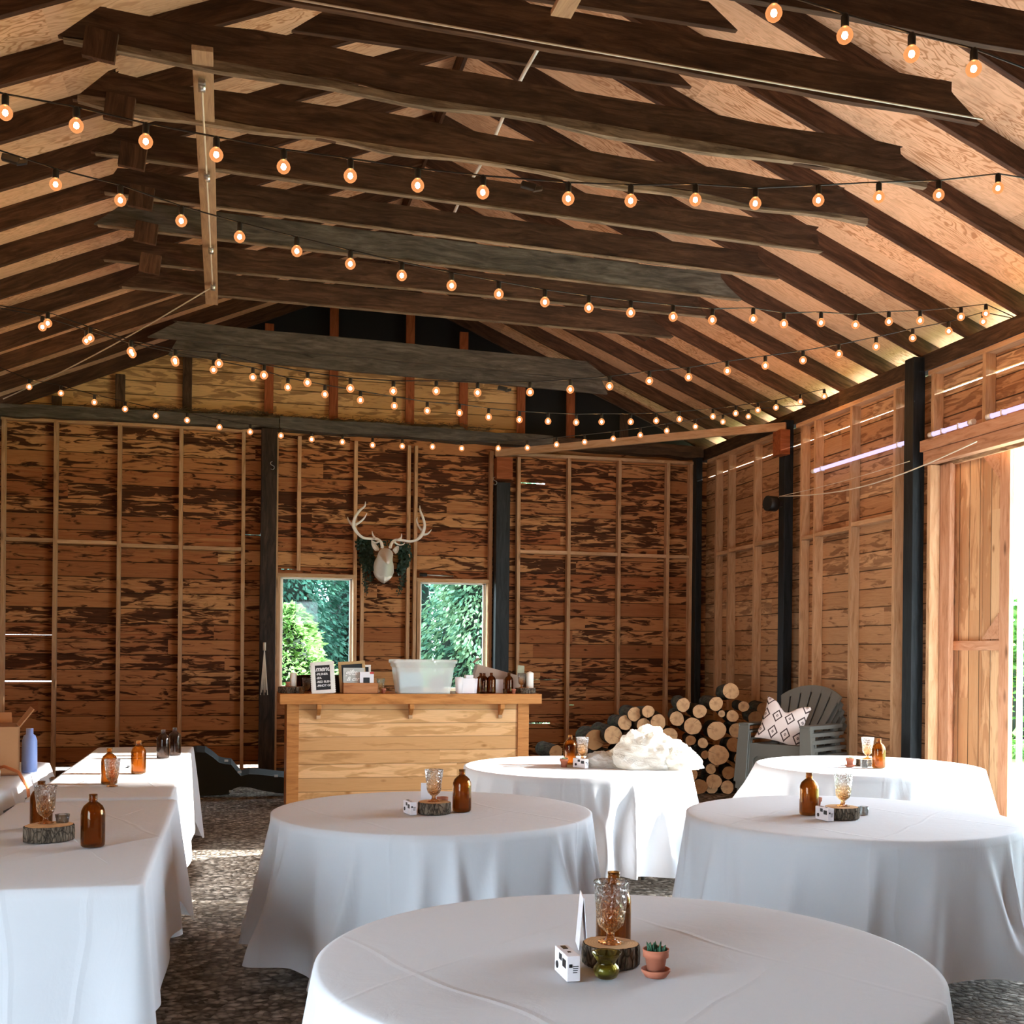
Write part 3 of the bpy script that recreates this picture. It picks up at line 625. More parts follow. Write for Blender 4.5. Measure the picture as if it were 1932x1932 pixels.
foliage('conifer_tree', (36, .4, 0), 3.5, 20, 16000, M['conifer'], 'tall conifer far across the lawn that shades the near half of the sliding door', .5, .6)  # added, unseen tree, placed to block sun through the near half of the doorway

# ------------------------------------------------------------------ tables and cloths
def drape(name, out, ztop, drop, seed, flare=.10, fold=.085, nfold=17, corner=None, lobe=None, hemvar=.02, label=None, group=None, loc=(0, 0, 0), bump=None):
    """a cloth lying on a top and hanging from its edge. out = [(x, y, nx, ny, cornerness)] round the top"""
    rr = random.Random(seed); n = len(out); per = 0; acc = [0]
    for i in range(n): a, c = out[i], out[(i+1) % n]; per += math.hypot(c[0]-a[0], c[1]-a[1])+.6*abs(c[4]-a[4])*.0; acc.append(per)
    rid = []; pos = 0; step = per/nfold
    for k in range(nfold): rid.append(((k+rr.uniform(-.3, .3))*step, rr.uniform(.45, 1.3), rr.uniform(.16, .34)*step, rr.uniform(-.15, .15)))
    def fo(s, t):
        v = 0
        for p, a, w_, dr in rid:
            d = (s-p-dr*t+per/2) % per-per/2; q = d/(w_*(.5+.6*t)); v += a*math.exp(-q*q)
        return v
    b = MB(); NR = 20; vs = []; fs = []
    for f in (.0, .12, .3, .5, .7, .86, .95, 1.0):
        for i in range(n):
            x, y = out[i][0]*f-out[i][2]*.012, out[i][1]*f-out[i][3]*.012; z = ztop+.003*(noise.noise(Vector((x*4, y*4, seed)))) if f < .9 else ztop
            vs.append((x, y, z))
    for i in range(n): x, y, nx, ny, c = out[i]; vs.append((x+nx*.004, y+ny*.004, ztop-.004))
    base = 9
    for j in range(1, NR+1):
        t = j/NR
        for i in range(n):
            x, y, nx, ny, c = out[i]; s_ = acc[i]; f = fo(s_, t)
            th = math.atan2(ny, nx); lb = 0
            if lobe:
                for a0, wd, am in lobe: dd = (th-a0+PI) % (2*PI)-PI; lb += am*math.exp(-(dd/wd)**2)
            o = .006+flare*(1+c*1.6)*t+fold*(f-.5)*min(1, t*1.15)**1.1*(1+.6*c)+lb*t
            h = drop*t*(1+(.30*c if corner else 0))+hemvar*t*t*math.sin(s_*5+seed)
            tx, ty = -ny, nx; sh = fold*.25*t*math.sin(s_*9+seed*2)
            vs.append((x+nx*o+tx*sh, y+ny*o+ty*sh, ztop-.008-h))
    rows = base+NR
    for j in range(rows-1):
        for i in range(n):
            k = (i+1) % n
            if j == 0: fs.append((n+i, n+k, 0)) if False else fs.append((j*n+i, j*n+k, (j+1)*n+k, (j+1)*n+i))
            else: fs.append((j*n+i, j*n+k, (j+1)*n+k, (j+1)*n+i))
    b.add(vs, fs, 0, True)
    me = b.mesh(name, M['cloth'], fix=False); bm = bmesh.new(); bm.from_mesh(me); bmesh.ops.remove_doubles(bm, verts=bm.verts, dist=.0008); bmesh.ops.recalc_face_normals(bm, faces=bm.faces); bm.to_mesh(me); bm.free()
    o = bpy.data.objects.new(name, me); C.objects.link(o); o.location = loc
    for p in me.polygons: p.use_smooth = True
    return tag(o, label, 'tablecloth', group)
def circ(r, n=340): return [(r*math.cos(2*PI*i/n), r*math.sin(2*PI*i/n), math.cos(2*PI*i/n), math.sin(2*PI*i/n), 0) for i in range(n)]
def rect(hx, hy, r=.02, per=.014):
    o = []
    for cx_, cy_, a0 in ((hx-r, hy-r, 0), (-hx+r, hy-r, PI/2), (-hx+r, -hy+r, PI), (hx-r, -hy+r, 1.5*PI)):
        for k in range(11): a = a0+PI/2*k/10; o.append((cx_+r*math.cos(a), cy_+r*math.sin(a), math.cos(a), math.sin(a), 1))
        nx, ny = math.cos(a0+PI/2), math.sin(a0+PI/2)
        L_ = 2*(hx if abs(ny) > .5 else hy)-2*r; m_ = int(L_/per); x, y = o[-1][0], o[-1][1]
        tx, ty = -ny, nx
        for k in range(1, m_):
            d = k*L_/m_; c = math.exp(-(min(d, L_-d)/.09)**2); o.append((x+tx*d, y+ty*d, nx, ny, c))
    return o
legm = MB().tube([(0, 0, 0), (0, 0, .70)], .014, 8).mesh('leg', M['grey'])
def round_table(x, y, label, cl, seed, rot=0, drop=.60, lobe=None, nf=23, fold=.115, flare=.085):
    t = empty('round_table', (x, y, 0), rot, label, 'table', 'round banquet tables')
    MB().lathe([(.785, .692), (.79, .70), (.79, .738), (.785, .742)], 96).build('tabletop', M['tan'], t)
    for a in (45, 135, 225, 315):
        o = bpy.data.objects.new('leg', legm); C.objects.link(o); o.parent = t; o.location = (.52*math.cos(math.radians(a)), .52*math.sin(math.radians(a)), 0)
    drape('tablecloth', circ(.80), .752, drop, seed, flare, fold, nf, lobe=lobe, label=cl, group='white round tablecloths', loc=(x, y, 0))
round_table(1.0, 2.86, 'round folding table nearest the camera, under a creased white cloth', 'creased white cloth on the nearest round table, only its top and shoulders in view', 3, drop=.66)
round_table(.98, 5.72, 'round folding table in front of the wooden bar, under a white cloth', 'white cloth hanging in deep folds on the round table in front of the bar', 11, drop=.645, nf=24, fold=.125, flare=.06)
round_table(3.0, 5.19, 'round folding table between the nearest table and the sliding door, under a smooth white cloth', 'smooth white cloth on the round table with the small upright cactus and amber bottle', 23, drop=.625, nf=19, fold=.08, flare=.05)
round_table(2.37, 7.80, 'round folding table carrying the white fabric bundle', 'sunlit white cloth on the round table with the big white bundle', 31, drop=.62, nf=24)
round_table(4.52, 7.55, 'round folding table in front of the stacked grey chairs', 'sunlit white cloth flaring out on the round table before the stacked chairs', 44, drop=.60, lobe=[(2.9, .55, .34), (-.2, .5, .05)], nf=22)
def long_table(cx_, cy_, hx, hy, label, cl, seed, rot, drop, mat='cloth'):
    t = empty('banquet_table', (cx_, cy_, 0), rot, label, 'table')
    MB().box(-hx+.01, hx-.01, -hy+.01, hy-.01, .70, .742).build('tabletop', M['tan'], t, bevel=.006)
    for sx in (-1, 1):
        for sy in (-1, 1):
            o = bpy.data.objects.new('leg', legm); C.objects.link(o); o.parent = t; o.location = (sx*(hx-.08), sy*(hy-.3), 0)
    o = drape('tablecloth', rect(hx, hy), .752, drop, seed, .035, .035, int((hx+hy)*6), corner=True, label=cl, loc=(cx_, cy_, 0)); o.rotation_euler.z = rot; return o
long_table(-.69, 5.22, .39, 1.15, 'long rectangular table nearest the camera on the side without the door', 'wrinkled white cloth with hanging corner on the nearer long table, dark bottle on it', 5, .0, .50)
long_table(-.70, 8.15, .37, 1.67, 'farther long table reaching toward the dark back wall', 'sunlit white cloth on the farther long table, four bottles on it', 9, .0, .60)
o = long_table(-1.66, 7.0, .40, 1.55, 'low-lying side table draped in grey at the edge of the photo', 'dark grey cloth with a ragged pale overlay on the side table, cardboard box on it', 15, .0, .60); o.data.materials.clear(); o.data.materials.append(M['greycloth'])
# pale ragged overlay on the grey table
def ov(u, v):
    y = 5.5+v*3.0; 
    if u < .55: return Vector((-2.05+u/.55*.80, y, .762))
    k = (u-.55)/.45; dz = k*(.10+.10*abs(noise.noise(Vector((y*3.1, 2, 0))))+.16*max(0, noise.noise(Vector((y*2.2, 9, 0)))))
    return Vector((-1.25+.03*k+.02*math.sin(y*20)*k, y, .762-dz))
tag(MB().grid(ov, 12, 150).build('overlay_cloth', M['cloth'], fix=False), 'thin pale cloth with ragged hem over the grey side table', 'tablecloth')

# ------------------------------------------------------------------ table-top things
BP = [(.001, .004), (.040, .0), (.046, .006), (.047, .02), (.047, .130), (.045, .146), (.037, .163), (.024, .175), (.017, .180), (.0155, .186), (.0175, .187), (.0175, .191), (.0150, .193), (.0165, .195), (.0165, .199), (.015, .201), (.0165, .203), (.0165, .210)]
def bottle_mesh(mat):
    b = MB(); inn = [(max(r-.003, .001), max(z, .005)) for r, z in BP if z < .186]+[(.0125, .19), (.0125, .210)]
    b.lathe(BP+list(reversed(inn)), 36, capb=False, capt=False); return b.mesh('bottle', mat, fix=True)
bm_amber, bm_smoke = bottle_mesh(M['amber']), bottle_mesh(M['smoke'])
def bottle(x, y, z, label, mesh=None, s=1., group=None):
    o = bpy.data.objects.new('glass_bottle', mesh or bm_amber); C.objects.link(o); o.location = (x, y, z); o.scale = (s, s, s); o.rotation_euler.z = random.random()*6; return tag(o, label, 'bottle', group)
GP = [(.001, .0), (.032, .0), (.033, .003), (.014, .010), (.010, .016), (.010, .026), (.018, .032), (.031, .045), (.036, .060), (.038, .085), (.041, .115), (.045, .150), (.0455, .158)]
GI = [(.043, .157), (.042, .15), (.038, .115), (.035, .085), (.033, .060), (.028, .047), (.016, .036), (.001, .034)]
gobm = MB().lathe(GP+GI, 40, capb=False, capt=False, wob=lambda a, z: 1+(.035*math.sin(a*7+z*90)*math.sin(z*75+a*2) if z > .03 else 0)).mesh('goblet', M['goblet'])
def goblet(x, y, z, label, s=1.):
    o = bpy.data.objects.new('goblet', gobm); C.objects.link(o); o.location = (x, y, z); o.scale = (s, s, s); return tag(o, label, 'glass')
def slice_(x, y, z, r, h, label, sd=1, parent=None, el=1., ends='end'):
    n = 72; b = MB(); f = lambda a, k: r*(1+.05*math.sin(2*a+sd)+.03*math.sin(3*a+sd*2))*(1+k*(.035*noise.noise(Vector((math.cos(a)*6, math.sin(a)*6, sd+k*2)))+.02*math.sin(a*23+sd)))
    lv = [(0, .97, 1), (.004, 1, 1), (h*.5, 1.0, 1.5), (h-.004, 1, 1), (h, .985, .6)]
    vs = []; fs = []
    for zz, k, w_ in lv:
        for i in range(n): a = 2*PI*i/n; q = f(a, w_)*k; vs.append((q*math.cos(a)*el, q*math.sin(a), zz))
    for j in range(4):
        for i in range(n): fs.append((j*n+i, j*n+(i+1) % n, (j+1)*n+(i+1) % n, (j+1)*n+i))
    e = empty('log_slice', (x, y, z), sd*1.3, label, 'wood slice')
    b.add(vs, fs+[tuple(reversed(range(n)))], 0, True).build('bark', M['bark'], e)
    MB().add([(v[0]*.975, v[1]*.975, h+.0012) for v in vs[-n:]], [tuple(range(n))]).build('sawn_face', M[ends], e)
    return e
def camera_box(x, y, z, rz, label, s=1.):
    e = empty('disposable_camera', (x, y, z), rz, label, 'camera'); e.scale = (s, s, s)
    MB().box(-.055, .055, -.017, .017, 0, .062).build('carton', M['paper'], e, bevel=.002)
    b = MB(); b.box(-.012, .010, -.0185, -.016, .040, .056).box(.018, .046, -.0185, -.016, .030, .050).build('window_print', M['black'], e, bevel=.001)
    MB().tube([(-.028, -.0175, .022), (-.028, -.0195, .022)], .009, 18).build('lens', M['black'], e)
    b = MB(); b.box(.056, .0565, -.012, -.004, .035, .043)
    for i in range(4): b.box(.0552, .0562, -.002, .012-.001*i, .036-i*.005, .038-i*.005)
    b.box(-.045, -.015, -.006, .006, .0615, .0630).box(.01, .02, -.004, .004, .0615, .0628); b.build('printed_marks', M['black'], e)
    return e
potm = {}
def pot(x, y, z, label, s=1., plant='leaves', saucer=True):
    e = empty('potted_succulent', (x, y, z), random.random()*6, label, 'plant'); e.scale = (s, s, s); zb = .006 if saucer else 0
    if saucer: MB().lathe([(.001, 0), (.026, 0), (.036, .014), (.036, .019), (.033, .019), (.026, .006), (.001, .006)], 32, capb=False, capt=False).build('saucer', M['terra'], e)
    MB().lathe([(.001, zb), (.020, zb), (.0265, zb+.042), (.0315, zb+.043), (.033, zb+.062), (.030, zb+.062), (.028, zb+.05), (.001, zb+.05)], 32, capb=False, capt=False).build('pot', M['terra'], e)
    MB().lathe([(.028, zb+.052), (.001, zb+.054)], 16, capb=False, capt=False).build('soil', M['soil'], e)
    b = MB(); rr = random.Random(label)
    if plant == 'cactus':
        b.lathe([(.009, zb+.05), (.0125, zb+.065), (.012, zb+.10), (.006, zb+.112), (.001, zb+.114)], 20, wob=lambda a, q: 1+.12*math.cos(a*8), capt=False)
    else:
        for i in range(46):
            a = rr.uniform(0, 2*PI); q = rr.uniform(.0, .022); p = Vector((q*math.cos(a), q*math.sin(a), zb+.05)); d = Vector((math.cos(a)*q*18, math.sin(a)*q*18, 1)).normalized(); l = rr.uniform(.014, .03)
            b.tube([p, p+d*l*.5, p+d*l*.85, p+d*l], [.0026, .0032, .0018, .0003], 5)
    if plant: b.build('succulent_leaves' if plant != 'cactus' else 'cactus', M['green' if plant != 'pale' else 'palegreen'], e)
    return e
def card(x, y, z, rz, label, h=.12, w_=.085, sp=.030):
    e = MB(); t_ = .0015
    e.prism([(-sp, 0), (-.0015, h), (.0015, h), (sp, 0), (sp-t_, 0), (0, h-.003), (-sp+t_, 0)], (0, -w_/2, 0), (1, 0, 0), (0, 0, 1), (0, w_, 0))
    o = e.build('folded_card', M['paper'], loc=(x, y, z), rot=(0, 0, rz)); return tag(o, label, 'card')
TZ = .7545
# nearest round table
slice_(.945, 2.80, TZ, .070, .052, 'thick bark-edged log slice on the nearest table, under the goblet', 2)
bottle(.995, 2.925, TZ, 'amber glass bottle behind the goblet on the nearest table')
goblet(.945, 2.80, TZ+.0535, 'amber-footed textured goblet standing on the log slice of the nearest table')
pot(1.018, 2.665, TZ, 'terracotta pot of spiky green succulent on its saucer, nearest table')
camera_box(.805, 2.715, TZ, math.radians(-90), 'white disposable camera box on the nearest table, by the candle bowl')
card(.925, 2.985, TZ, math.radians(-12), 'folded blank white card leaning behind the nearest log slice', .14, .10, .013)
o = MB().lathe([(.001, .002), (.018, 0), (.026, .004), (.033, .020), (.030, .030), (.024, .036), (.022, .040), (.030, .052), (.036, .062), (.0365, .064), (.0345, .062), (.028, .052), (.020, .040), (.022, .034), (.028, .028), (.030, .020), (.024, .008), (.001, .007)], 40, capb=False, capt=False).build('candle_bowl', M['olive'], loc=(.893, 2.675, TZ)); tag(o, 'small olive glass tealight bowl in front of the nearest log slice', 'candle holder')
o = MB().lathe([(.001, 0), (.019, 0), (.019, .016), (.001, .017)], 28, capb=False, capt=False).build('tealight', M['palegreen'], loc=(.893, 2.675, TZ+.0085)); tag(o, 'tealight inside the olive glass bowl', 'candle')
# table before the bar
slice_(.965, 5.60, TZ, .083, .055, 'dark-barked log slice on the table before the bar, amber bottle beside it', 5)
goblet(.965, 5.61, TZ+.0565, 'textured goblet on the log slice of the table before the bar', 1.0)
bottle(1.112, 5.635, TZ, 'tall amber glass bottle on the table before the bar')
camera_box(.845, 5.60, TZ, math.radians(-80), 'white disposable camera box against the log slice before the bar')
card(.96, 5.76, TZ, math.radians(75), 'blank white card standing behind the goblet before the bar', .13, .07)
pot(1.03, 5.73, TZ, 'terracotta pot hidden behind the goblet on the table before the bar', .9, None)
# table nearest the door
slice_(2.905, 5.09, TZ, .085, .055, 'log slice on the table with the cactus, camera box leaning on it', 8)
goblet(2.92, 5.10, TZ+.0565, 'clear textured goblet with amber foot on the slice beside the cactus')
bottle(2.80, 5.22, TZ, 'amber bottle next to the small cactus on the table beside the door')
camera_box(2.79, 5.045, TZ, math.radians(-86), 'white disposable camera box beside the amber bottle on the table by the door')
pot(2.92, 5.37, TZ, 'small upright cactus in a terracotta pot behind the amber bottle', .95, 'cactus')
o = MB().lathe([(.001, 0), (.022, 0), (.026, .04), (.024, .04), (.020, .004), (.001, .004)], 24, capb=False, capt=False).build('votive_glass', M['clear'], loc=(3.08, 5.18, TZ)); tag(o, 'little clear votive glass beside the log slice on the cactus table', 'glass')
# nearer long table
slice_(-.745, 5.08, TZ, .098, .062, 'wide rough-barked log slice on the nearer long table', 12, el=1.0)
goblet(-.765, 5.12, TZ+.0635, 'textured goblet on the log slice of the nearer long table')
bottle(-.55, 4.88, TZ, 'dark amber bottle standing alone on the nearer long table')
bottle(-.825, 5.40, TZ, 'amber bottle half hidden behind the goblet on the nearer long table')
o = MB().lathe([(.001, 0), (.025, 0), (.03, .035), (.028, .035), (.023, .004), (.001, .004)], 24, capb=False, capt=False).build('votive_glass', M['clear'], loc=(-.70, 5.13, TZ+.0635)); tag(o, 'clear votive glass on the wide rough-barked log slice', 'glass')
# farther long table
bottle(-.715, 7.13, TZ, 'sunlit amber bottle directly behind the goblet on the farther long table')
goblet(-.685, 7.00, TZ, 'glowing amber goblet standing on the sunlit farther long table')
bottle(-.595, 7.70, TZ, 'sunlit orange-amber bottle in the middle of the farther long table')
bottle(-.505, 8.75, TZ, 'smoky brown bottle, nearer of the pair on the far end of the long table', bm_smoke)
bottle(-.435, 8.98, TZ, 'smoky brown bottle, farther of the pair on the far end of the long table', bm_smoke)
# table with the bundle
slice_(2.41, 7.77, TZ, .075, .045, 'log slice mostly hidden behind the camera box on the bundle table', 17)
goblet(2.40, 7.77, TZ+.0465, 'bright goblet beside the white bundle')
bottle(2.345, 7.89, TZ, 'bottle behind the goblet on the table with the white bundle')
camera_box(2.35, 7.645, TZ, math.radians(-60), 'sunlit white disposable camera box on the bundle table', 1.05)
pot(2.245, 7.70, TZ, 'terracotta pot with pale rosette on the table with the white bundle', .95, 'pale', False)
# table before the chairs
slice_(4.50, 7.52, TZ, .08, .045, 'pale log slice on the table before the stacked chairs', 19)
goblet(4.50, 7.52, TZ+.0465, 'frosty goblet on the log slice before the stacked chairs')
bottle(4.475, 7.33, TZ, 'red-brown bottle in front of the log slice on the chair-side table')
pot(4.30, 7.42, TZ, 'terracotta pot with pale cactus and saucer on the chair-side table', .95, 'pale')
o = MB().lathe([(.001, 0), (.024, 0), (.028, .055), (.026, .055), (.022, .004), (.001, .004)], 24, capb=False, capt=False).build('votive_glass', M['clear'], loc=(4.385, 7.37, TZ)); tag(o, 'short clear candle glass between the pot and bottle on the chair-side table', 'glass')
# white bundle
def bundle(name, c, rx, ry, rz_, label, sd):
    b = MB()
    def fn(u, v):
        a = u*2*PI; p = v*PI*.56; d = Vector((math.sin(p)*math.cos(a), math.sin(p)*math.sin(a), math.cos(p)))
        k = 1+.20*noise.noise(d*2.2+Vector((sd, 0, 0)))+.10*noise.noise(d*5.5+Vector((0, sd, 0)))+.035*noise.noise(d*14)
        return Vector((d.x*rx*k, d.y*ry*k, max(0.002, d.z*rz_*k+.02*rz_)))
    b.grid(fn, 90, 44); o = b.build(name, M['tulle'], loc=c, fix=False); return tag(o, label, 'bundle')
bundle('fabric_bundle', (2.84, 7.66, TZ), .26, .24, .27, 'large glowing heap of white tulle wrapped in plastic on the sunlit table', 1)
bundle('fabric_bundle', (2.53, 7.72, TZ), .15, .14, .10, 'low white fabric roll between the camera box and the big white heap', 4)
bundle('fabric_bundle', (3.02, 7.55, TZ), .17, .20, .17, 'white bundle spilling over the table edge toward the chairs', 8)

# things on the grey side table
e = empty('cardboard_box', (-1.525, 7.75, .765), math.radians(12), 'open brown cardboard box with white labels on the grey side table', 'box')
b = MB(); b.box(-.28, .20, -.2, .2, 0, .012).box(-.28, .20, -.2, -.19, 0, .30).box(-.28, .20, .19, .2, 0, .30).box(-.28, -.27, -.2, .2, 0, .30).box(.19, .20, -.2, .2, 0, .30); b.build('carton', M['kraft'], e)
b = MB(); b.obox((.235, 0, .345), (.045, 0, .06), (0, .19, 0), (.003, 0, -.002)).build('flap', M['kraft'], e)
MB().obox((-.05, .26, .33), (.22, 0, 0), (0, .07, .03), (0, -.001, .003)).build('flap', M['kraft'], e)
MB().box(-.22, -.02, -.203, -.200, .17, .26).build('label', M['paper'], e)
MB().box(.0, .04, -.203, -.200, .23, .265).build('printed_mark', M['black'], e)
b = MB(); b.lathe([(.001, 0), (.045, 0), (.048, .02), (.045, .20), (.035, .23), (.022, .24), (.022, .275), (.001, .275)], 24, capb=False, capt=False); tag(b.build('plastic_bottle', M['bluepl'], loc=(-1.265, 7.80, .765)), 'blue-white plastic bottle glowing in the sun beside the cardboard box', 'bottle')
o = bundle('plastic_bag', (-1.62, 7.05, .765), .20, .30, .16, 'crumpled clear plastic bag in front of the cardboard box', 12)
o.data.materials.clear(); o.data.materials.append(M['tub'])
b = MB(); b.tube([(-1.44, 7.6, .80), (-1.36, 7.5, .83), (-1.27, 7.45, .80), (-1.21, 7.42, .70), (-1.19, 7.42, .45), (-1.19, 7.42, .05)], .010, 8); tag(b.build('cord', M['orange']), 'orange cord looping off the edge of the grey side table', 'cord')
bundle('cloth_napkin', (-1.42, 7.32, .765), .07, .08, .10, 'small sun-bleached cloth by the orange cord on the side table', 21)

# ------------------------------------------------------------------ bar
BX0, BX1, BY = .50, 2.93, 11.36
bar = empty('bar_counter', (BX0, BY, 0), 0, 'pine bar counter with horizontal boards and a thick top', 'bar')
W_ = BX1-BX0
b = MB(); b.box(.10, W_-.10, .02, .05, 0, 1.035); b.build('front_board', M['bar'], bar)
for x in (.055, W_-.055): MB().box(x-.058, x+.058, -.002, .045, 0, 1.035).build('corner_board', M['barwood'], bar)
for x in (0, W_-.03): MB().box(x, x+.03, .045, .60, 0, 1.035).build('side_board', M['barwood'], bar)
for k in range(3):
    o = lumber('top_board', (-.075, -.135+.01+k*.285+.14, 1.085), (W_+.105, -.135+.01+k*.285+.14, 1.085), .283, .10, M['barwood'], bar); o.matrix_basis = o.matrix_basis
for x in (.30, 1.21, 2.13):
    b = MB(); b.box(x-.022, x+.022, -.11, .015, .985, 1.034); b.prism([(-.10, .985), (.018, .985), (.018, .90), (-.03, .93)], (x-.018, 0, 0), (0, 1, 0), (0, 0, 1), (.036, 0, 0)); b.build('bracket', M['barwood'], bar, bevel=.004)
    MB().box(x-.02, x+.02, -.012, .018, .885, .925).build('bracket_block', M['stud'], bar, bevel=.003)
BZ = 1.1365; S_ = 11.42
def bx(u, y=S_): return ony(u, 1300, y).x
def ph(px): return px/2160*11.3     # pixels to metres at the bar
slice_(bx(549), 11.46, BZ, .118, .060, 'rough bark slab at the window end of the bar', 23, ends='enddark')
pot(bx(543), 11.43, BZ+.0615, 'tiny terracotta pot on the bark slab at the end of the bar', .72, 'leaves', True)
tag(MB().lathe([(.001, 0), (.034, 0), (.034, .13), (.03, .135), (.001, .137)], 24, capb=False, capt=False).build('pillar_candle', M['wax'], loc=(bx(554), 11.50, BZ+.062)), 'white pillar candle behind the tiny pot on the bar', 'candle')
for u, h in ((564, .17), (574, .175), (585, .175)):
    tag(MB().lathe([(.001, 0), (.032, 0), (.034, .01), (.036, h), (.033, h), (.031, .012), (.001, .012)], 24, capb=False, capt=False).build('tumbler', M['redglass'], loc=(bx(u, 11.62), 11.62, BZ)), {564: 'dark red tumbler nearest the white candle on the bar', 574: 'middle dark red tumbler between candle and menu board', 585: 'dark red tumbler touching the menu board frame'}[u], 'glass', 'red tumblers beside the menu board')
goblet(bx(578), 11.44, BZ, 'textured goblet on the bar beside the menu board', .95)
tag(MB().lathe([(.001, 0), (.025, 0), (.027, .06), (.025, .06), (.023, .004), (.001, .004)], 20, capb=False, capt=False).build('votive_glass', M['clear'], loc=(bx(568), 11.30, BZ)), 'clear votive glass at the front edge of the bar by the bark slab', 'glass')
# signs
def text(s_, size, parent, loc, rot, shear=0, mat='chalktext', name='lettering', ext=.0006, bold=.0):
    cu = bpy.data.curves.new(name, 'FONT'); cu.body = s_; cu.size = size; cu.shear = shear; cu.extrude = ext; cu.offset = bold; cu.space_character = .95
    ob = bpy.data.objects.new(name, cu); dg_ = bpy.context.evaluated_depsgraph_get(); C.objects.link(ob); bpy.context.view_layer.update()
    me = bpy.data.meshes.new_from_object(ob.evaluated_get(bpy.context.evaluated_depsgraph_get())); bpy.data.objects.remove(ob)
    me.materials.clear(); me.materials.append(M[mat]); o = bpy.data.objects.new(name, me); C.objects.link(o); o.parent = parent; o.location = loc; o.rotation_euler = rot; return o
def frame_sign(loc, rot, W, H, t_, mat, label, name='chalkboard_sign', panel='chalk'):
    e = empty(name, loc, 0, label, 'sign'); e.rotation_euler = rot
    b = MB(); d = .009; b.box(-W/2, W/2, -d, d, 0, t_).box(-W/2, W/2, -d, d, H-t_, H).box(-W/2, -W/2+t_, -d, d, t_, H-t_).box(W/2-t_, W/2, -d, d, t_, H-t_); b.build('frame', mat, e, bevel=.003)
    MB().box(-W/2+t_-.002, W/2-t_+.002, -.002, .006, t_-.002, H-t_+.002).build('chalk_panel', M[panel], e); return e
sg = frame_sign((bx(611, 11.30), 11.30, BZ), (math.radians(-9), math.radians(-4.5), math.radians(-8)), .215, .315, .036, M['white'], 'white scalloped frame chalkboard listing the drinks menu on the bar')
rx = (PI/2, 0, 0)
text('menu', .068, sg, (-.070, -.004, .222), rx, .35, bold=.0016)
for i, s_ in enumerate(('-PILSNER', '-IPA', '-RED BLEND', '-PINOT GRI')): text(s_, .030, sg, (-.062, -.004, .182-i*.038), rx, bold=.0007)
for xx in (-.1075, .1075):
    b = MB()
    for i in range(15): b.tube([(xx, -.006, .012+i*.0206), (xx, .006, .012+i*.0206)], .011, 10)
    b.build('scalloped_edge', M['white'], sg)
tb = empty('wooden_tray', (bx(679, 11.36), 11.36, BZ), math.radians(1), 'small brown wooden tray box holding signs and cards on the bar', 'box')
W2, D2, H2 = .345, .16, .105
b = MB(); b.box(-W2/2, W2/2, -D2/2, -D2/2+.012, 0, H2).box(-W2/2, W2/2, D2/2-.012, D2/2, 0, H2).box(-W2/2, -W2/2+.012, -D2/2, D2/2, 0, H2).box(W2/2-.012, W2/2, -D2/2, D2/2, 0, H2).box(-W2/2, W2/2, -D2/2, D2/2, 0, .01); b.build('tray', M['box'], tb, bevel=.002)
s2 = frame_sign((bx(667, 11.40), 11.40, BZ+.013), (math.radians(-7), math.radians(-4), 0), .265, .305, .030, M['tan'], 'tan framed chalkboard standing tilted in the wooden tray')
s3 = empty('acrylic_sign', (bx(668, 11.345), 11.345, BZ+.013), 0, 'clear acrylic sign with white handwriting reading gifts, in the wooden tray', 'sign'); s3.rotation_euler = (math.radians(-6), 0, 0)
MB().box(-.105, .105, 0, .003, 0, .24).build('panel', M['tub'], s3); text('gifts', .075, s3, (-.088, -.001, .168), rx, .4, bold=.0014); text('& cards', .06, s3, (-.075, -.001, .112), rx, .4, bold=.0014)
s4 = frame_sign((bx(692, 11.44), 11.44, BZ+.013), (math.radians(-5), 0, 0), .08, .27, .022, M['white'], 'slim white frame behind the tan chalkboard in the tray', 'picture_frame')
s5 = empty('instant_film_box', (bx(692, 11.32), 11.32, BZ+.013), 0, 'white printed film box with a red corner in the wooden tray', 'box'); MB().box(-.068, .068, -.0, .03, 0, .20).build('carton', M['paper'], s5); MB().box(.03, .069, -.002, .0, .18, .20).build('red_corner', M['redpl'], s5); MB().box(-.035, .028, -.002, 0, .02, .145).build('printed_picture', M['chalk'], s5)
goblet(bx(720), 11.50, BZ, 'goblet standing behind the small empty terracotta pot on the bar', .92)
pot(bx(722), 11.36, BZ, 'small terracotta pot between the tray and the plastic tub', .8, None, False)
# plastic tub
tubo = empty('storage_tub', (bx(797), 11.42, BZ), math.radians(-1), 'large translucent plastic storage tub standing on the bar', 'tub')
def tubring(k): return .26+.055*k, .17+.03*k
b = MB(); vs = []; fs = []
prof = [(0, 0), (.0, .02), (.25, .10), (.62, .255), (.62, .262), (.85, .27), (.85, .30), (1.15, .305), (1.15, .335), (1.0, .34)]
for k, z in prof:
    hx, hy = tubring(k); r_ = .035
    for cx_, cy_, a0 in ((hx-r_, hy-r_, 0), (-hx+r_, hy-r_, 90), (-hx+r_, -hy+r_, 180), (hx-r_, -hy+r_, 270)):
        for j in range(6): a = math.radians(a0+j*18); vs.append((cx_+r_*math.cos(a), cy_+r_*math.sin(a), z))
n = 24
for k in range(len(prof)-1):
    for i in range(n): fs.append((k*n+i, k*n+(i+1) % n, (k+1)*n+(i+1) % n, (k+1)*n+i))
fs.append(tuple(reversed(range(n)))); b.add(vs, fs, 0, True); b.build('tub', M['tub'], tubo, fix=True)
tag(MB().tube([(0, -.02, 0), (0, .02, 0)], .075, 28).build('round_tin', plain('mauve_tin', 'a89aa0', .5), loc=(bx(822), 11.36, BZ+.090)), 'round mauve tin leaning inside the plastic tub', 'tin')
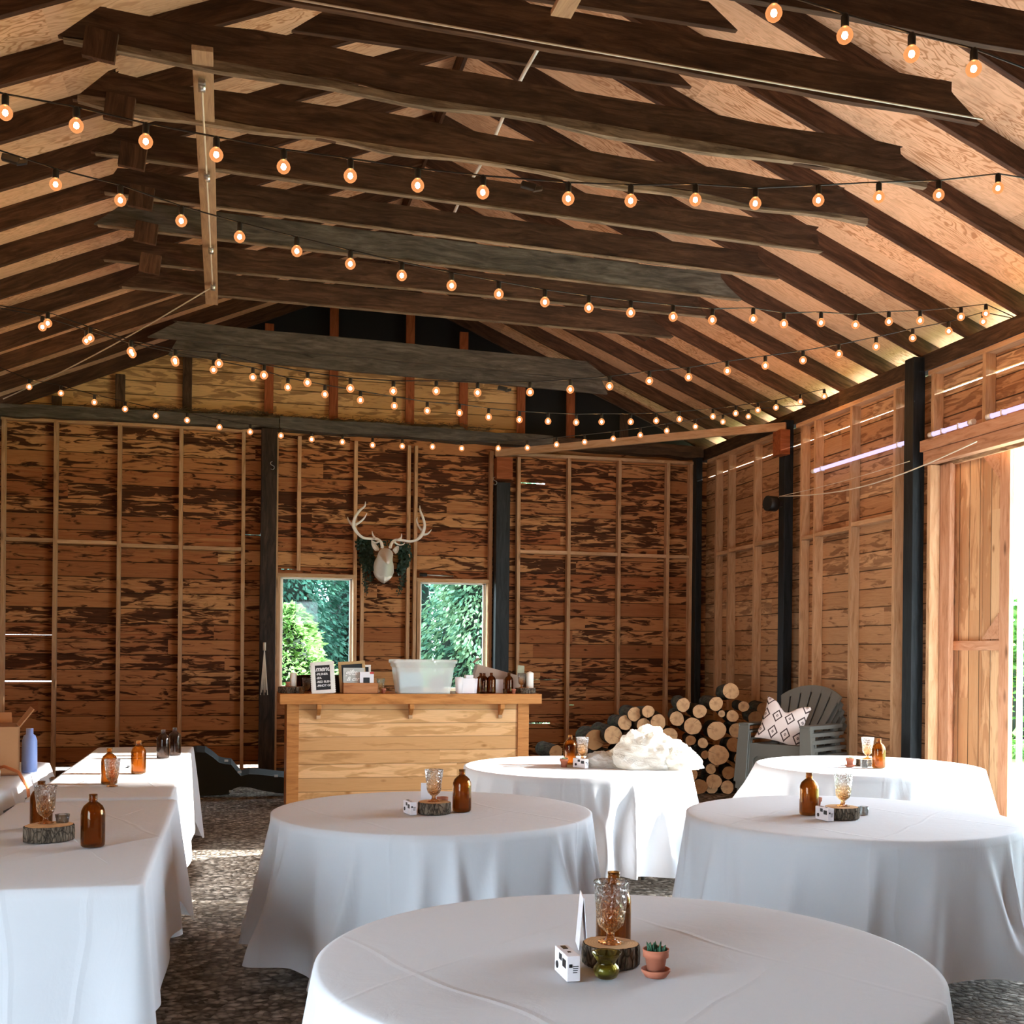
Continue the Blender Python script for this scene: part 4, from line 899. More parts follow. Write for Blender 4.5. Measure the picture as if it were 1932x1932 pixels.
tag(MB().box(-.12, .12, -.04, .04, 0, .20).build('packet', plain('pale_blue_paper', 'b4d0e0', .6), loc=(bx(775), 11.42, BZ+.008)), 'pale blue packet inside the plastic tub', 'packet')
tag(MB().box(-.08, .08, -.05, .05, 0, .06).build('small_box', plain('grey_card', '8e8e94', .6), loc=(bx(780), 11.32, BZ+.008)), 'small grey box on the bottom of the plastic tub', 'box')
def cup(u, y, wd, h, label, name='plastic_cup', mat='paper'):
    o = MB().lathe([(.001, 0), (wd*.38, 0), (wd*.5, h), (wd*.47, h), (wd*.36, .004), (.001, .004)], 24, capb=False, capt=False).build(name, M[mat], loc=(bx(u, y), y, BZ)); return tag(o, label, 'container')
cup(866, 11.33, .085, .165, 'white plastic cup against the side of the tub')
cup(893, 11.40, .09, .15, 'white plastic container beside the dark bottles', 'plastic_container')
wc = tag(MB().box(-.07, .07, -.05, .05, 0, .155).build('white_carton', M['paper'], loc=(bx(880), 11.40, BZ), bevel=.004), 'white lidded carton between the white cups on the bar', 'box')
MB().box(-.02, .06, -.04, .04, .156, .186).build('lid', M['paper'], wc, bevel=.004)
bottle(bx(907, 11.50), 11.50, BZ, 'dark bottle partly behind the white container, first of three close together on the bar', s=.98)
bottle(bx(913, 11.42)-.004, 11.40, BZ, 'dark bottle in the middle of the trio on the bar', s=.98)
bottle(bx(926), 11.40, BZ, 'dark bottle of the trio standing beside the small white paper bag', s=1.0)
bottle(bx(960), 11.42, BZ, 'dark bottle with a tag standing alone behind the small pot on the bar', s=.99)
tag(MB().box(-.055, .055, -.02, .02, 0, .14).build('paper_bag', M['paper'], loc=(bx(942), 11.50, BZ)), 'white paper bag between the dark bottles on the bar', 'bag')
cup(953, 11.32, .05, .05, 'small clear glass in front of the paper bag', 'shot_glass', 'clear')
pot(bx(964), 11.30, BZ, 'little terracotta pot in front of the tagged dark bottle', .78, None, False)
slice_(bx(991), 11.42, BZ, .105, .055, 'log slice under the candle at the woodpile end of the bar', 29)
tag(MB().lathe([(.001, 0), (.038, 0), (.038, .15), (.03, .158), (.004, .168), (.001, .168)], 24, capb=False, capt=False).build('pillar_candle', M['wax'], loc=(bx(1000), 11.43, BZ+.0565)), 'white pointed pillar candle on the log slice at the end of the bar', 'candle')
o = goblet(bx(984), 11.42, BZ+.0565, 'textured goblet beside the white pointed candle on the bar', .95)
tag(MB().obox((0, 0, .06), (.036, 0, -.004), (.003, .0, .055), (0, .0015, 0)).build('paper_card', plain('patterned_card', 'a8a488', .7, var=.6), loc=(bx(985), 11.48, BZ+.17)), 'patterned paper card sticking up above the goblet at the end of the bar', 'card')
cbx = empty('cardboard_carton', (bx(932, 11.72), 11.72, BZ), 0, 'long brown cardboard carton leaning behind the bottles on the bar', 'box'); cbx.rotation_euler = (0, math.radians(15), 0)
MB().box(-.26, .27, -.07, .07, -.005, .235).build('carton', M['kraft2'], cbx, bevel=.003); MB().obox((-.275, 0, .27), (.02, 0, .03), (0, .07, 0), (.002, 0, -.001)).build('flap', M['kraft2'], cbx)
text('SUPERFINE', .036, cbx, (-.02, -.072, .10), rx, mat='black')
tag(MB().lathe([(.001, 0), (.075, 0), (.09, .16), (.08, .17), (.001, .17)], 24, capb=False, capt=False).build('dark_pouch', M['soil'], loc=(bx(641, 11.62), 11.62, BZ)), 'brown sack between the menu board and the wooden tray', 'bag')

# ------------------------------------------------------------------ deer head and garland
YD = 14.0; 
def dpx(x, y, yy=YD): return ony(640+x*.1139, 920+y*.1139, yy)
dc = dpx(760, 1200); deer = empty('deer_head', (dc.x, YB, dc.z), 0, 'white faux stag head with wide antlers mounted between the two windows', 'wall decoration')
DV = Vector((dc.x, YB, dc.z))
def dl(x, y, yy): return dpx(x, y, yy)-DV
# head profile rings from the neck (at the wall) forward to the muzzle
rings = [((735, 1340), 14.50, 170, 235), ((735, 1330), 14.40, 172, 240), ((738, 1310), 14.28, 160, 215), ((745, 1250), 14.16, 140, 175), ((755, 1180), 14.06, 130, 165), ((765, 1120), 13.97, 128, 125), ((778, 1110), 13.88, 118, 105), ((788, 1150), 13.78, 92, 85), ((798, 1195), 13.68, 62, 62), ((805, 1230), 13.60, 46, 44), ((808, 1245), 13.565, 26, 26)]
b = MB(); n = 32; vs = []; fs = []
for (cx_, cy_), yy, rx_, ry_ in rings:
    for i in range(n):
        a = 2*PI*i/n; px = cx_+rx_*math.cos(a)*(1-.12*max(0, -math.sin(a))); py = cy_-ry_*math.sin(a)
        vs.append(dl(px, py, yy))
for k in range(len(rings)-1):
    for i in range(n): fs.append((k*n+i, k*n+(i+1) % n, (k+1)*n+(i+1) % n, (k+1)*n+i))
fs += [tuple(range(n)), tuple((len(rings)-1)*n+i for i in reversed(range(n)))]
b.add(vs, fs, 0, True); hd = b.build('head', M['whitem'], deer); sm_ = hd.modifiers.new('s', 'SUBSURF'); sm_.levels = sm_.render_levels = 1
# chest plume below the muzzle
b = MB(); vs = []; fs = []
pr = [(1150, 60, 14.30), (1230, 120, 14.24), (1310, 165, 14.20), (1400, 172, 14.18), (1480, 140, 14.22), (1540, 85, 14.30), (1585, 18, 14.40)]
for cy_, rx_, yy in pr:
    for i in range(n):
        a = PI*i/(n-1); px = 735+rx_*math.cos(a); vs.append(dl(px, cy_, yy+.28-.28*math.sin(a)*(1+.03*math.cos(8*a))))
for k in range(len(pr)-1):
    for i in range(n-1): fs.append((k*n+i, k*n+i+1, (k+1)*n+i+1, (k+1)*n+i))
b.add(vs, fs, 0, True).build('neck', M['whitem'], deer, fix=False)
for side, pts in ((0, [(660, 1040), (600, 1050), (560, 1010), (535, 950), (530, 880), (570, 900), (620, 945), (655, 1000)]), (1, [(885, 1040), (930, 1095), (965, 1080), (990, 1030), (992, 975), (960, 962), (920, 990), (890, 1020)])):
    b = MB(); b.add([dl(x, y, 14.02) for x, y in pts]+[dl(x, y, 13.99) for x, y in pts]+[dl(sum(p[0] for p in pts)/8, sum(p[1] for p in pts)/8, 14.06)], [tuple(range(8))]+[(i, (i+1) % 8, 8+(i+1) % 8, 8+i) for i in range(8)]+[(8+i, 8+(i+1) % 8, 16) for i in range(8)], 0, True); b.build('ear', M['whitem'], deer)
def spl(P, k=5):
    o = []; 
    for i in range(len(P)-1):
        p0, p1, p2, p3 = P[max(i-1, 0)], P[i], P[i+1], P[min(i+2, len(P)-1)]
        for j in range(k):
            t = j/k; o.append(tuple(.5*((2*p1[q])+(-p0[q]+p2[q])*t+(2*p0[q]-5*p1[q]+4*p2[q]-p3[q])*t*t+(-p0[q]+3*p1[q]-3*p2[q]+p3[q])*t**3) for q in range(len(p1))))
    o.append(P[-1]); return o
ant = [[(715, 990, 26), (690, 900, 25), (620, 850, 24), (520, 845, 23), (400, 830, 22), (310, 760, 24), (250, 670, 30), (235, 600, 30), (270, 480, 24), (340, 380, 20), (420, 310, 15), (435, 235, 6)],
       [(240, 640, 22), (180, 580, 18), (145, 520, 13), (142, 485, 5)], [(255, 620, 24), (330, 580, 18), (410, 510, 14), (458, 425, 5)], [(610, 850, 18), (560, 790, 15), (543, 720, 5)], [(670, 880, 16), (610, 915, 13), (550, 885, 9), (535, 870, 4)],
       [(845, 990, 26), (870, 920, 25), (930, 870, 23), (1030, 870, 22), (1180, 890, 21), (1290, 860, 24), (1360, 790, 32), (1395, 720, 30), (1415, 620, 24), (1385, 490, 20), (1345, 390, 16), (1335, 300, 6)],
       [(1390, 740, 24), (1320, 640, 18), (1285, 550, 14), (1298, 485, 5)], [(1390, 780, 22), (1470, 760, 15), (1530, 695, 5)], [(960, 870, 18), (1025, 830, 15), (1035, 765, 5)], [(910, 900, 16), (980, 945, 12), (1050, 945, 9), (1092, 912, 4)]]
for idx in (range(0, 5), range(5, 10)):
    b = MB()
    for k in idx:
        P = spl(ant[k]); b.tube([dl(x, y, 13.93+.06*math.sin(i*.12)) for i, (x, y, r) in enumerate(P)], [r*.1139/2160*13.9 for x, y, r in P], 12)
    b.build('antler', M['white'], deer)
gar = empty('garland', (dc.x, YB, dc.z), 0, 'dark green leafy garland trailing down behind the white stag head', 'garland'); b = MB(); st = MB(); random.seed(5)
def leafclump(cx_, cy_, rx_, ry_, n_, l=.05):
    for i in range(n_):
        a = random.uniform(0, 2*PI); q = math.sqrt(random.random()); p = dl(cx_+rx_*q*math.cos(a), cy_+ry_*q*math.sin(a), random.uniform(14.38, 14.53))
        d = Vector((random.uniform(-1, 1), random.uniform(-.4, .1), random.uniform(-1, .4))).normalized(); s_ = d.cross(Vector((random.uniform(-.5, .5), 1, random.uniform(-.5, .5)))).normalized(); L_ = l*random.uniform(.6, 1.3)
        b.add([p, p+d*L_*.5+s_*L_*.28, p+d*L_, p+d*L_*.5-s_*L_*.28], [(0, 1, 2, 3)])
for args in [(430, 930, 140, 110, 260), (450, 1120, 100, 190, 380), (480, 1270, 110, 90, 160), (1060, 980, 90, 80, 120), (1080, 1150, 75, 170, 260), (1040, 1320, 60, 100, 120), (640, 900, 260, 40, 60),
             (420, 1460, 45, 170, 75, .03), (520, 1450, 40, 110, 40, .03), (440, 1640, 25, 110, 26, .03), (1050, 1500, 45, 130, 55, .03), (1000, 1640, 40, 110, 30, .03)]: leafclump(*args)
b.build('leaves', M['darkgreen'], gar, fix=False)
for P in ([(430, 900), (440, 1200), (430, 1500), (450, 1800)], [(500, 950), (520, 1300), (520, 1560)], [(1080, 950), (1075, 1300), (1030, 1600), (965, 1800)]): st.tube([dl(x, y, 14.50) for x, y in spl(P)], .005, 5)
st.build('stem', M['trunk'], gar)

# ------------------------------------------------------------------ guitar case
gx = lambda u, v, yy=12.75: ony(u, v, yy)
out = [(352, 1425), (370, 1420), (386, 1421), (400, 1430), (412, 1440), (424, 1443), (436, 1444), (445, 1455), (455, 1466), (470, 1462), (490, 1463), (520, 1466), (548, 1469), (556, 1478), (556, 1496), (545, 1500), (520, 1497), (495, 1493), (470, 1487), (452, 1486), (440, 1490), (432, 1500), (415, 1503), (395, 1503), (370, 1506), (345, 1500), (335, 1470), (338, 1440)]
b = MB(); base_ = gx(400, 1503, 12.45); n = len(out)
P3 = []
for u, v in out:
    p = gx(u, v, 12.5); h_ = p.z-base_.z; P3.append(Vector((p.x, 12.45+.32*max(0, h_), max(.02, h_+.02))))
F = [p for p in P3]; cen = sum(F, Vector())/n
def ins(p, k): return cen+(p-cen)*k
off = Vector((0, .14, .045)); fo = Vector((0, -.03, -.0))
vs = [ins(p, .955)+fo for p in F]+[p for p in F]+[p+off for p in F]
b.add(vs, [tuple(range(n))]+[(i, (i+1) % n, n+(i+1) % n, n+i) for i in range(n)]+[(n+i, n+(i+1) % n, 2*n+(i+1) % n, 2*n+i) for i in range(n)]+[tuple(2*n+i for i in reversed(range(n)))], 0, False)
gc = b.build('guitar_case', M['charblack']); gc.data.materials.append(M['steel']); tag(gc, 'black guitar case lying on its side on the gravel by the bar', 'instrument case')
for u, v in ((427, 1438), (452, 1459), (521, 1466), (436, 1494)):
    p = gx(u, v, 12.5); h_ = p.z-base_.z; q = Vector((p.x, 12.43+.32*max(0, h_), max(.04, h_+.02))); o = MB().box(-.02, .02, -.02, .01, -.010, .012).build('latch', M['steel'], gc, loc=q)

# ------------------------------------------------------------------ woodpile
LOGS = [(1379, 1304, 16), (1403, 1333, 10.6), (1351, 1328, 13.8), (1361.6, 1346.6, 6.9), (1382, 1351, 11.7), (1320, 1342, 13.5), (1289, 1330, 13.3), (1277, 1356, 14), (1307, 1370, 17), (1352, 1378.7, 18.5), (1388.6, 1378, 13.8), (1326, 1402, 10), (1355, 1424.6, 20.3),
        (1262, 1389.5, 17), (1242, 1362.5, 15), (1215, 1368.8, 14), (1223, 1342.5, 12), (1197, 1347.5, 13.5), (1179, 1363.6, 14), (1156.7, 1387, 18), (1122.6, 1395.7, 20), (1049, 1420, 14), (1341, 1450.6, 10), (1347, 1474.5, 15), (1375, 1458, 13), (1372, 1488, 13), (1342, 1500, 12),
        (1303, 1397, 10), (1305, 1462, 12), (1384, 1405, 14), (1293, 1420, 14), (1310, 1438, 11), (1278, 1440, 15), (1245, 1418, 15), (1215, 1404, 15), (1190, 1392, 12), (1180, 1425, 16), (1212, 1438, 14), (1320, 1490, 15), (1250, 1450, 15), (1150, 1430, 15), (1100, 1430, 14), (1049, 1447, 14), (1075, 1440, 14), (1398, 1432, 14), (1400, 1470, 14), (1284, 1480, 15),
        (1330, 1424, 8), (1262, 1412, 7), (1410, 1400, 13), (1425, 1355, 14), (1440, 1338, 13), (1420, 1445, 14), (1455, 1350, 12)]
LBL = {0: 'round log on the very top of the woodpile, pale cut face', 1: 'small pale log just beside the chair side of the top log', 2: 'pale log one row under the top log', 3: 'thinnest branch end in the upper woodpile', 4: 'small cracked log above the chair arm', 5: 'pale log in the second row, above the big dark-hearted one', 6: 'cracked pale log standing proud at the middle crest of the pile', 7: 'oval log with a split on its rim below the middle crest', 8: 'big log with a dark heart in the centre of the pile', 9: 'largest upper log, flat-topped pale face', 10: 'log whose face is cut off by the grey chair', 11: 'small log with a dark bruise below the big dark-hearted one', 12: 'largest reddish log low in the pile, deep radial crack',
       13: 'reddish log rising behind the white bundle', 14: 'pale round log at the lower crest, beside the dip', 15: 'log directly above the white heap, small top crack', 16: 'small oval log at the lower crest', 17: 'log with a vertical crack at the lower crest', 18: 'oval log on the sloping end of the pile', 19: 'oval log with a small dark heart at the sloping end', 20: 'big dark-rotted log at the low end near the goblet', 21: 'lone dim log on the gravel past the bar end', 22: 'small reddish log under the deep-cracked one', 23: 'wide split log near the bottom by the table edge'}
lmesh = {}
def make_log(u, v, r, i):
    yy = 11.85+max(0, (1300-u))*.0040+(.25 if i > 47 else 0)+random.uniform(-.04, .04); p = ony(u, v, yy); R_ = r/2160*(yy-.1+.3)*1.01
    p.z = max(p.z, R_+.003)
    dark = i in (20, 21, 27, 29, 24) or i > 29
    e = empty('log', p, 0); e.rotation_euler = (math.radians(-90+random.uniform(-4, 4)), 0, math.radians(-14+random.uniform(-5, 5)+(max(0, 1260-u))*.12))
    n = 36; L_ = random.uniform(.38, .5); sd_ = i*1.7
    f = lambda a: R_*(1+.035*math.sin(2*a+sd_)+.02*math.sin(3*a+sd_)+.015*math.sin(7*a+sd_))
    vs = [(f(2*PI*k/n)*math.cos(2*PI*k/n), f(2*PI*k/n)*math.sin(2*PI*k/n), z) for z in (0, L_*.5, L_) for k in range(n)]
    fs = [(j*n+k, j*n+(k+1) % n, (j+1)*n+(k+1) % n, (j+1)*n+k) for j in range(2) for k in range(n)]+[tuple(2*n+k for k in range(n))]
    MB().add(vs, fs, 0, True).build('bark', M['logbark'], e)
    MB().add([(x*.965, y*.965, -.002) for x, y, z in vs[:n]]+[(x, y, .0) for x, y, z in vs[:n]], [tuple(reversed(range(n)))]+[(k, (k+1) % n, n+(k+1) % n, n+k) for k in range(n)]).build('cut_face', M['enddark' if dark else 'end'], e)
    tag(e, LBL.get(i, 'dark firewood log half buried in the pile behind tables and other logs'), 'log', 'firewood logs stacked by the side wall')
for i, (u, v, r) in enumerate(LOGS): make_log(u, v, r, i)

# ------------------------------------------------------------------ stacked chairs and pillow
def make_chair():
    g = M['grey']; e = empty('adirondack_chair', (0, 0, 0)); hw = .37
    # x right, y back, z up (origin under the seat centre)
    b = MB(); n = 6
    W0 = .60; hgt = 1.0
    for k in range(n):
        c0 = -W0/2+(k+.5)*W0/n*.80; c1 = -W0/2+(k+.5)*W0/n; c0 = c0*.8; c1 = (c1)*1.22
        w0, w1 = .052, .100; lean = .42
        def P(t, s_):  # t along the height, s_ across
            x = (c0+(c1-c0)*t)+s_*(w0+(w1-w0)*t)/2; zz = .34+t*.61; return Vector((x, .20+t*lean*.62, zz))
        pts = []; tops = 1-.30*abs((k+.5)/n-.5)**2*4*.62
        for s_ in (-1, 1):
            for t in (0, .35, .7, tops-(.02+.04*abs((k+.5)/n-.5) if (s_ > 0) == (k >= n/2) else 0)): pts.append((t, s_))
        nrm = Vector((0, -.86, .34)).normalized()*.018
        L0 = [P(t, s_) for t, s_ in pts[:4]]; R0 = [P(t, s_) for t, s_ in pts[4:]]
        vs = L0+R0+[p+nrm*-1 for p in L0+R0]
        fs = []
        for j in range(3): fs += [(j, j+1, 5+j, 4+j), (8+j, 12+j, 13+j, 9+j), (j, 8+j, 9+j, j+1), (4+j, 5+j, 13+j, 12+j)]
        fs += [(3, 11, 15, 7), (0, 4, 12, 8)]
        b.add(vs, fs)
    # web joining the slats at top and at the bottom
    def arc(t0, t1, dd):
        for k in range(24):
            a0, a1 = (k/24-.5)*2, ((k+1)/24-.5)*2
            def Q(a, t): 
                tt = t-.30*(a/2)**2*4*.62*(1 if t > .5 else 0); return Vector((a*W0/2*(.66+.58*tt), .20+tt*.42*.62+dd, .34+tt*.61))
            b.add([Q(a0, t0), Q(a1, t0), Q(a1, t1), Q(a0, t1), Q(a0, t0)+Vector((0, .016, 0)), Q(a1, t0)+Vector((0, .016, 0)), Q(a1, t1)+Vector((0, .016, 0)), Q(a0, t1)+Vector((0, .016, 0))], [(0, 1, 2, 3), (7, 6, 5, 4), (0, 4, 5, 1), (3, 2, 6, 7)], 0, False)
    arc(.90, 1.015, .002); arc(0.0, .10, .0)
    b.build('backrest', g, e)
    b = MB()
    for k in range(5): y0 = -.26+k*.10; z0 = .385-k*.018; b.box(-.27, .27, y0, y0+.088, z0-.018, z0)
    b.box(-.27, .27, -.285, -.255, .33, .385); b.build('seat', g, e, bevel=.006)
    for s_ in (-1, 1):
        b = MB(); x = s_*.335
        b.prism([(-.065, 0), (.065, 0), (.055, .34), (-.055, .34)], (x, -.33, .245), (1, 0, 0), (0, 0, 1), (0, .0, 0.0001)) if False else None
        b.box(x-.06, x+.06, -.34, .34, .565, .585); b.box(x+s_*.05-.008, x+s_*.05+.008, -.34, .34, .545, .585); b.build('armrest', g, e, bevel=.006)
        b = MB(); b.add([(x-.055, -.33, .57), (x+.055, -.33, .57), (x+.055, -.31, .57), (x-.055, -.31, .57), (x-.065+s_*.03, -.36, 0), (x+.065+s_*.03, -.36, 0), (x+.065+s_*.03, -.34, 0), (x-.065+s_*.03, -.34, 0)], [(0, 1, 2, 3), (7, 6, 5, 4), (0, 4, 5, 1), (1, 5, 6, 2), (2, 6, 7, 3), (3, 7, 4, 0)])
        b.box(x+s_*.045-.008, x+s_*.045+.008, -.33, -.25, .10, .57); b.build('leg', g, e)
        b = MB(); b.add([(x-.02, .22, .57), (x+.02, .22, .57), (x+.02, .30, .57), (x-.02, .30, .57), (x-.03, .34, 0), (x+.03, .34, 0), (x+.03, .42, 0), (x-.03, .42, 0)], [(0, 1, 2, 3), (7, 6, 5, 4), (0, 4, 5, 1), (1, 5, 6, 2), (2, 6, 7, 3), (3, 7, 4, 0)]); b.build('leg', g, e)
    # front apron with an arch
    b = MB(); pts = [(-.30, .385), (-.30, .10)]+[(-.25+.0*k, .10) for k in range(1)]+[(-.25, .20)]+[(-.25+.06*(1-math.cos(a)), .20+.06*math.sin(a)) for a in [PI/2*k/5 for k in range(1, 6)]]+[(.25-.06*(1-math.cos(a)), .20+.06*math.sin(a)) for a in [PI/2*(5-k)/5 for k in range(0, 5)]]+[(.25, .20), (.25, .10), (.30, .10), (.30, .385)]
    b.prism(pts, (0, -.30, 0), (1, 0, 0), (0, 0, 1), (0, .014, 0)); b.build('apron', g, e)
    return e
ch0 = make_chair(); face = math.atan2(.83, .56); ccx, ccy = 5.42, 10.50
labs = ['topmost grey moulded garden chair of the stack, patterned pillow on its seat', 'second grey garden chair down in the stack, arm just under the top one', 'third grey garden chair down in the stack', 'fourth grey garden chair down in the stack', 'bottom grey garden chair of the stack, feet on the gravel']
back = Vector((.83, .56, 0)).normalized(); STK = .072
for i in range(5):
    c = ch0 if i == 0 else dup(ch0)
    lvl = 4-i; c.location = Vector((ccx, ccy, 0))+back*(.028*i)+Vector((0, 0, STK*lvl)); c.rotation_euler = (0, 0, -face*1.0+0); tag(c, labs[i], 'chair', 'grey garden chairs in one stack')
def pil(u, v, s_):
    x, z = (u-.5)*2, (v-.5)*2; k = (1-x*x)**.5*(1-z*z)**.5 if abs(x) < 1 and abs(z) < 1 else 0
    px, pz = x*.225*(1-.10*(1-z*z)), z*.225*(1-.10*(1-x*x)); 
    if z > 0: pz -= .10*z*(1-x*x)*math.exp(-(x*2.2)**2)
    return Vector((px, s_*.075*k**.8, pz))
b = MB(); b.grid(lambda u, v: pil(u, v, -1), 30, 30); b.grid(lambda u, v: pil(u, v, 1), 30, 30)
pl = b.build('pillow', M['pillow'], loc=(ccx-.13, ccy-.10, .385+STK*4+.215)); pl.rotation_euler = (math.radians(-22), math.radians(13), -face+math.radians(18)); tag(pl, 'cream throw pillow with dark diamond pattern on the top chair of the stack', 'pillow')

# ------------------------------------------------------------------ fittings on the walls
p = ony(1468, 951, 11.80); e = empty('speaker', (5.90, 11.80, p.z-.08), 0, 'small round black speaker fixed to the black post above the chairs', 'speaker')
MB().tube([(-.02, 0, .08), (-.13, -.02, .08)], .085, 24).build('housing', M['black'], e); MB().box(-.03, .06, -.03, .03, .05, .11).build('bracket', M['black'], e)
def wire(name, pts, r, mat, label, cat): return tag(MB().tube(pts, r, 6).build(name, M[mat]), label, cat)
a_, c_ = Vector((5.92, 11.78, ony(1484, 937, 11.78).z)), Vector((5.98, 8.35, onx(1878, 823, 5.98).z))
wire('sagging_rope', [a_.lerp(c_, t/16)-Vector((0, 0, .13*math.sin(PI*t/16))) for t in range(17)], .006, 'rope', 'white cord sagging from the speaker to the header over the sliding door', 'cord')
c2 = Vector((5.95, 9.28, onx(1745, 862, 5.95).z)); wire('thin_wire', [a_.lerp(c2, t/12)-Vector((0, 0, .02*math.sin(PI*t/12))) for t in range(13)], .003, 'rope', 'thin straight wire between the speaker and the post by the door', 'wire')
for nm, (y0, y1), lb in (('tube_light', (11.36, 9.50), 'long violet-white tube light across the wall studs between the two black posts'), ('tube_light', (9.20, 8.56), 'shorter violet-white tube light over the door header, next to the black post'), ('tube_light', (8.38, 5.6), 'violet-white tube light over the door header running out of the photo')):
    e = empty(nm, (XR-.03, y1, 3.56), 0, lb, 'light'); L_ = y0-y1
    MB().tube([(0, .05, 0), (0, L_-.05, 0)], .020, 14).build('tube', M['tubeglow'], e)
    for y in (0, L_): MB().tube([(0, y-.0 if y == 0 else y-.06, 0), (0, .06 if y == 0 else y, 0)], .025, 14).build('end_cap', M['white'], e)
    for y in (.2, L_-.2): MB().box(-.02, .03, y-.01, y+.01, -.024, .024).build('clip', M['white'], e)
def hook(x, z, y, label):
    P = spl([(0, .06), (-.02, .05), (-.02, .025), (0, .012), (.02, 0), (.02, -.025), (0, -.04), (-.02, -.03)]); return wire('s_hook', [(x+a, y, z+c) for a, c in P], .004, 'steel', label, 'hook')
q = ony(934, 909, 14.29); hook(q.x, q.z, 14.285, 'steel S hook near the top of the black post by the window')
q = ony(514, 880, 14.27); hook(q.x, q.z, 14.27, 'steel S hook high on the weathered dark post')
b = MB(); t0 = ony(499, 1212, 14.26); b.tube([t0, t0-Vector((0, 0, .10))], .018, 8); 
for k in range(7): b.tube([t0-Vector((0, 0, .08)), t0+Vector((.012*(k-3)*.6, 0, -.35)), t0+Vector((.014*(k-3), 0, -.64+.03*(k % 3)))], .005, 5)
tag(b.build('rope_tassel', M['rope']), 'pale rope hanging in a bundle on the weathered dark post', 'rope')
q0, q1 = ony(792, 1084, 14.42), ony(855, 1087, 14.42); e = empty('roller_rod', q0, 0, 'thin rod with a black roller above the window nearest the woodpile', 'rod'); MB().tube([(0, 0, 0), q1-q0], .010, 8).build('rod', M['steel'], e); MB().tube([(-.0, 0, 0), (.09, 0, 0)], .026, 10).build('roller', M['black'], e)

# ------------------------------------------------------------------ string lights
sock = MB().lathe([(.001, .028), (.0135, .028), (.0145, .034), (.0145, .068), (.009, .078), (.001, .078)], 10, capb=False, capt=False).mesh('socket', M['cable'])
bb = MB(); bb.lathe([(.001, -.030), (.012, -.0275), (.022, -.020), (.0285, -.008), (.0295, .002), (.026, .014), (.018, .024), (.012, .030)], 16, capb=False, capt=False)
bb.lathe([(.001, -.014), (.0095, -.008), (.0115, .0), (.008, .010), (.001, .014)], 8, mi=1, capb=False, capt=False)
bulbm = bb.mesh('bulb', [M['bulb'], M['filament']])
def string(label, pts, plan, ends=(None, None)):
    (x1, y1), (x2, y2) = plan; nrm = Vector((y2-y1, -(x2-x1), 0)); P = []
    for u, v in pts: d = ray(u, v); t = (Vector((x1, y1, 0))-CAM).dot(nrm)/d.dot(nrm); P.append(CAM+d*t)
    e = empty('string_lights', P[0], 0, label, 'string lights', 'amber bulb strings under the roof'); O = P[0]
    path = [p+Vector((0, 0, .076)) for p in P]
    if ends[0]: path.insert(0, Vector(ends[0]))
    if ends[1]: path.append(Vector(ends[1]))
    MB().tube([p-O for p in path], .0042, 5).build('cable', M['cable'], e)
    for p in P:
        s_ = bpy.data.objects.new('socket', sock); C.objects.link(s_); s_.parent = e; s_.location = p-O
        o = bpy.data.objects.new('bulb', bulbm); C.objects.link(o); o.parent = s_
    return P
string('four large amber bulbs at the top corner of the photo, nearest string', [(1460, 25), (1594, 67), (1720, 102), (1837, 130)], ((1.83, 3.67), (2.7, 3.77)), ((1.2, 3.6, 3.98), (4.0, 3.95, 3.7)))
string('upper string of amber bulbs crossing in front of the brown collar ties', [(10, 213), (144, 237), (275, 267), (408, 292), (535, 315), (661, 332), (788, 350), (911, 363), (1072, 375), (1190, 379), (1312, 377), (1425, 384), (1544, 378), (1658, 372), (1771, 368), (1883, 355)], ((-2.7, 4.9), (6.13, 5.4)), ((-2.5, 4.9, 4.0), (6.05, 5.4, 4.1)))
string('middle string of amber bulbs in front of the grey collar tie', [(105, 348), (227, 378), (342, 417), (452, 447), (560, 474), (661, 498), (758, 520), (852, 539), (941, 555), (1028, 570), (1111, 581), (1190, 590), (1270, 598), (1344, 604), (1421, 602), (1479, 611), (1549, 609), (1614, 613), (1677, 607), (1736, 605), (1813, 598), (1860, 592)], ((-2.7, 5.4), (6.13, 8.0)), ((-2.5, 5.45, 4.1), (6.03, 7.97, 4.28)))
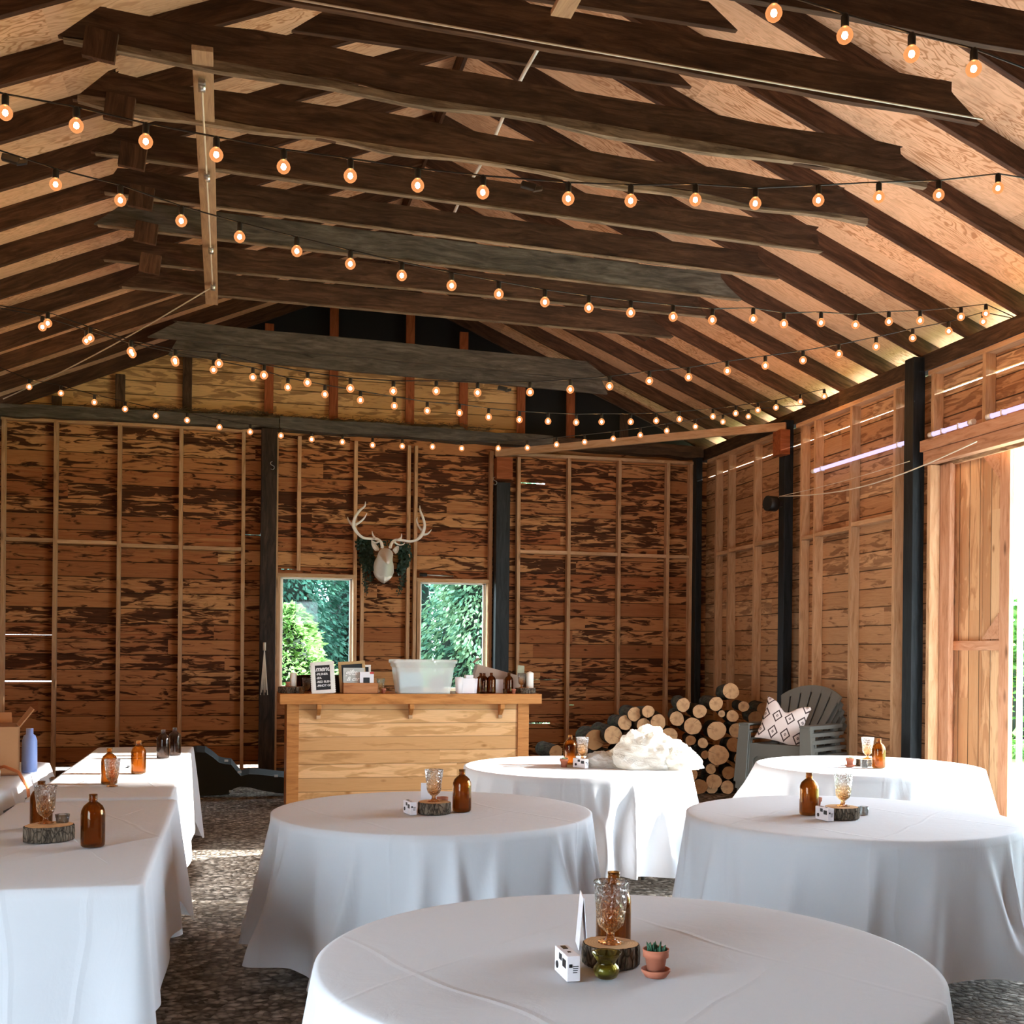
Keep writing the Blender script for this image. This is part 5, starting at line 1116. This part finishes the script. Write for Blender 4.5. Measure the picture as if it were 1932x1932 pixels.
string('string of amber bulbs sagging just below the doubled grey ties', [(90, 610), (170, 638), (247, 663), (330, 680), (413, 686), (498, 708), (580, 722), (661, 733), (742, 738), (823, 738), (901, 741), (1000, 740), (1076, 735), (1150, 729), (1225, 719), (1299, 712), (1372, 700), (1444, 690), (1515, 680), (1583, 668), (1653, 654), (1722, 638), (1790, 625), (1855, 607)], ((-2.7, 8.6), (6.13, 8.0)), ((-2.5, 8.6, 4.0), (6.03, 8.0, 4.28)))
string('string of amber bulbs crossing in front of the gable boards', [(80, 617), (163, 643), (250, 668), (331, 684), (403, 698), (477, 712), (543, 731), (613, 744), (680, 755), (744, 766), (806, 775), (867, 779), (922, 787), (980, 792), (1034, 795), (1087, 797), (1135, 796), (1190, 796), (1238, 794), (1282, 791), (1345, 786), (1388, 780), (1430, 774), (1464, 769), (1510, 758), (1555, 748)], ((-2.7, 8.4), (6.13, 10.9)), ((-2.5, 8.45, 4.0), (6.03, 10.87, 4.2)))
string('farthest string of amber bulbs, along the beam of the back wall', [(55, 730), (115, 742), (178, 759), (236, 772), (294, 785), (353, 793), (414, 806), (472, 815), (530, 822), (588, 829), (646, 834), (703, 840), (759, 842), (816, 843), (871, 846), (940, 846), (995, 845), (1050, 839), (1103, 834), (1157, 828), (1208, 821), (1258, 813), (1312, 805), (1364, 796), (1412, 786)], ((-2.7, 12.2), (6.13, 11.0)), ((-2.5, 12.2, 4.4), (6.03, 11.0, 4.22)))
for (u, v), yy, lb in (((997, 351), 5.22, 'black plug joint on the upper string of bulbs'), ((948, 733), 8.3, 'black plug joint in the string below the grey ties'), ((20, 300), 5.3, 'black plug joint at the edge of the photo on the middle string')):
    p = ony(u, v, yy); e = empty('cable_plug', p, 0, lb, 'plug'); MB().obox((0, 0, 0), (.035, 0, -.006), (0, .014, 0), (.003, 0, .014)).build('plug', M['cable'], e, bevel=.004); MB().obox((.045, 0, -.010), (.022, 0, .005), (0, .010, 0), (0, 0, .010)).build('cap', M['cable'], e, bevel=.003)
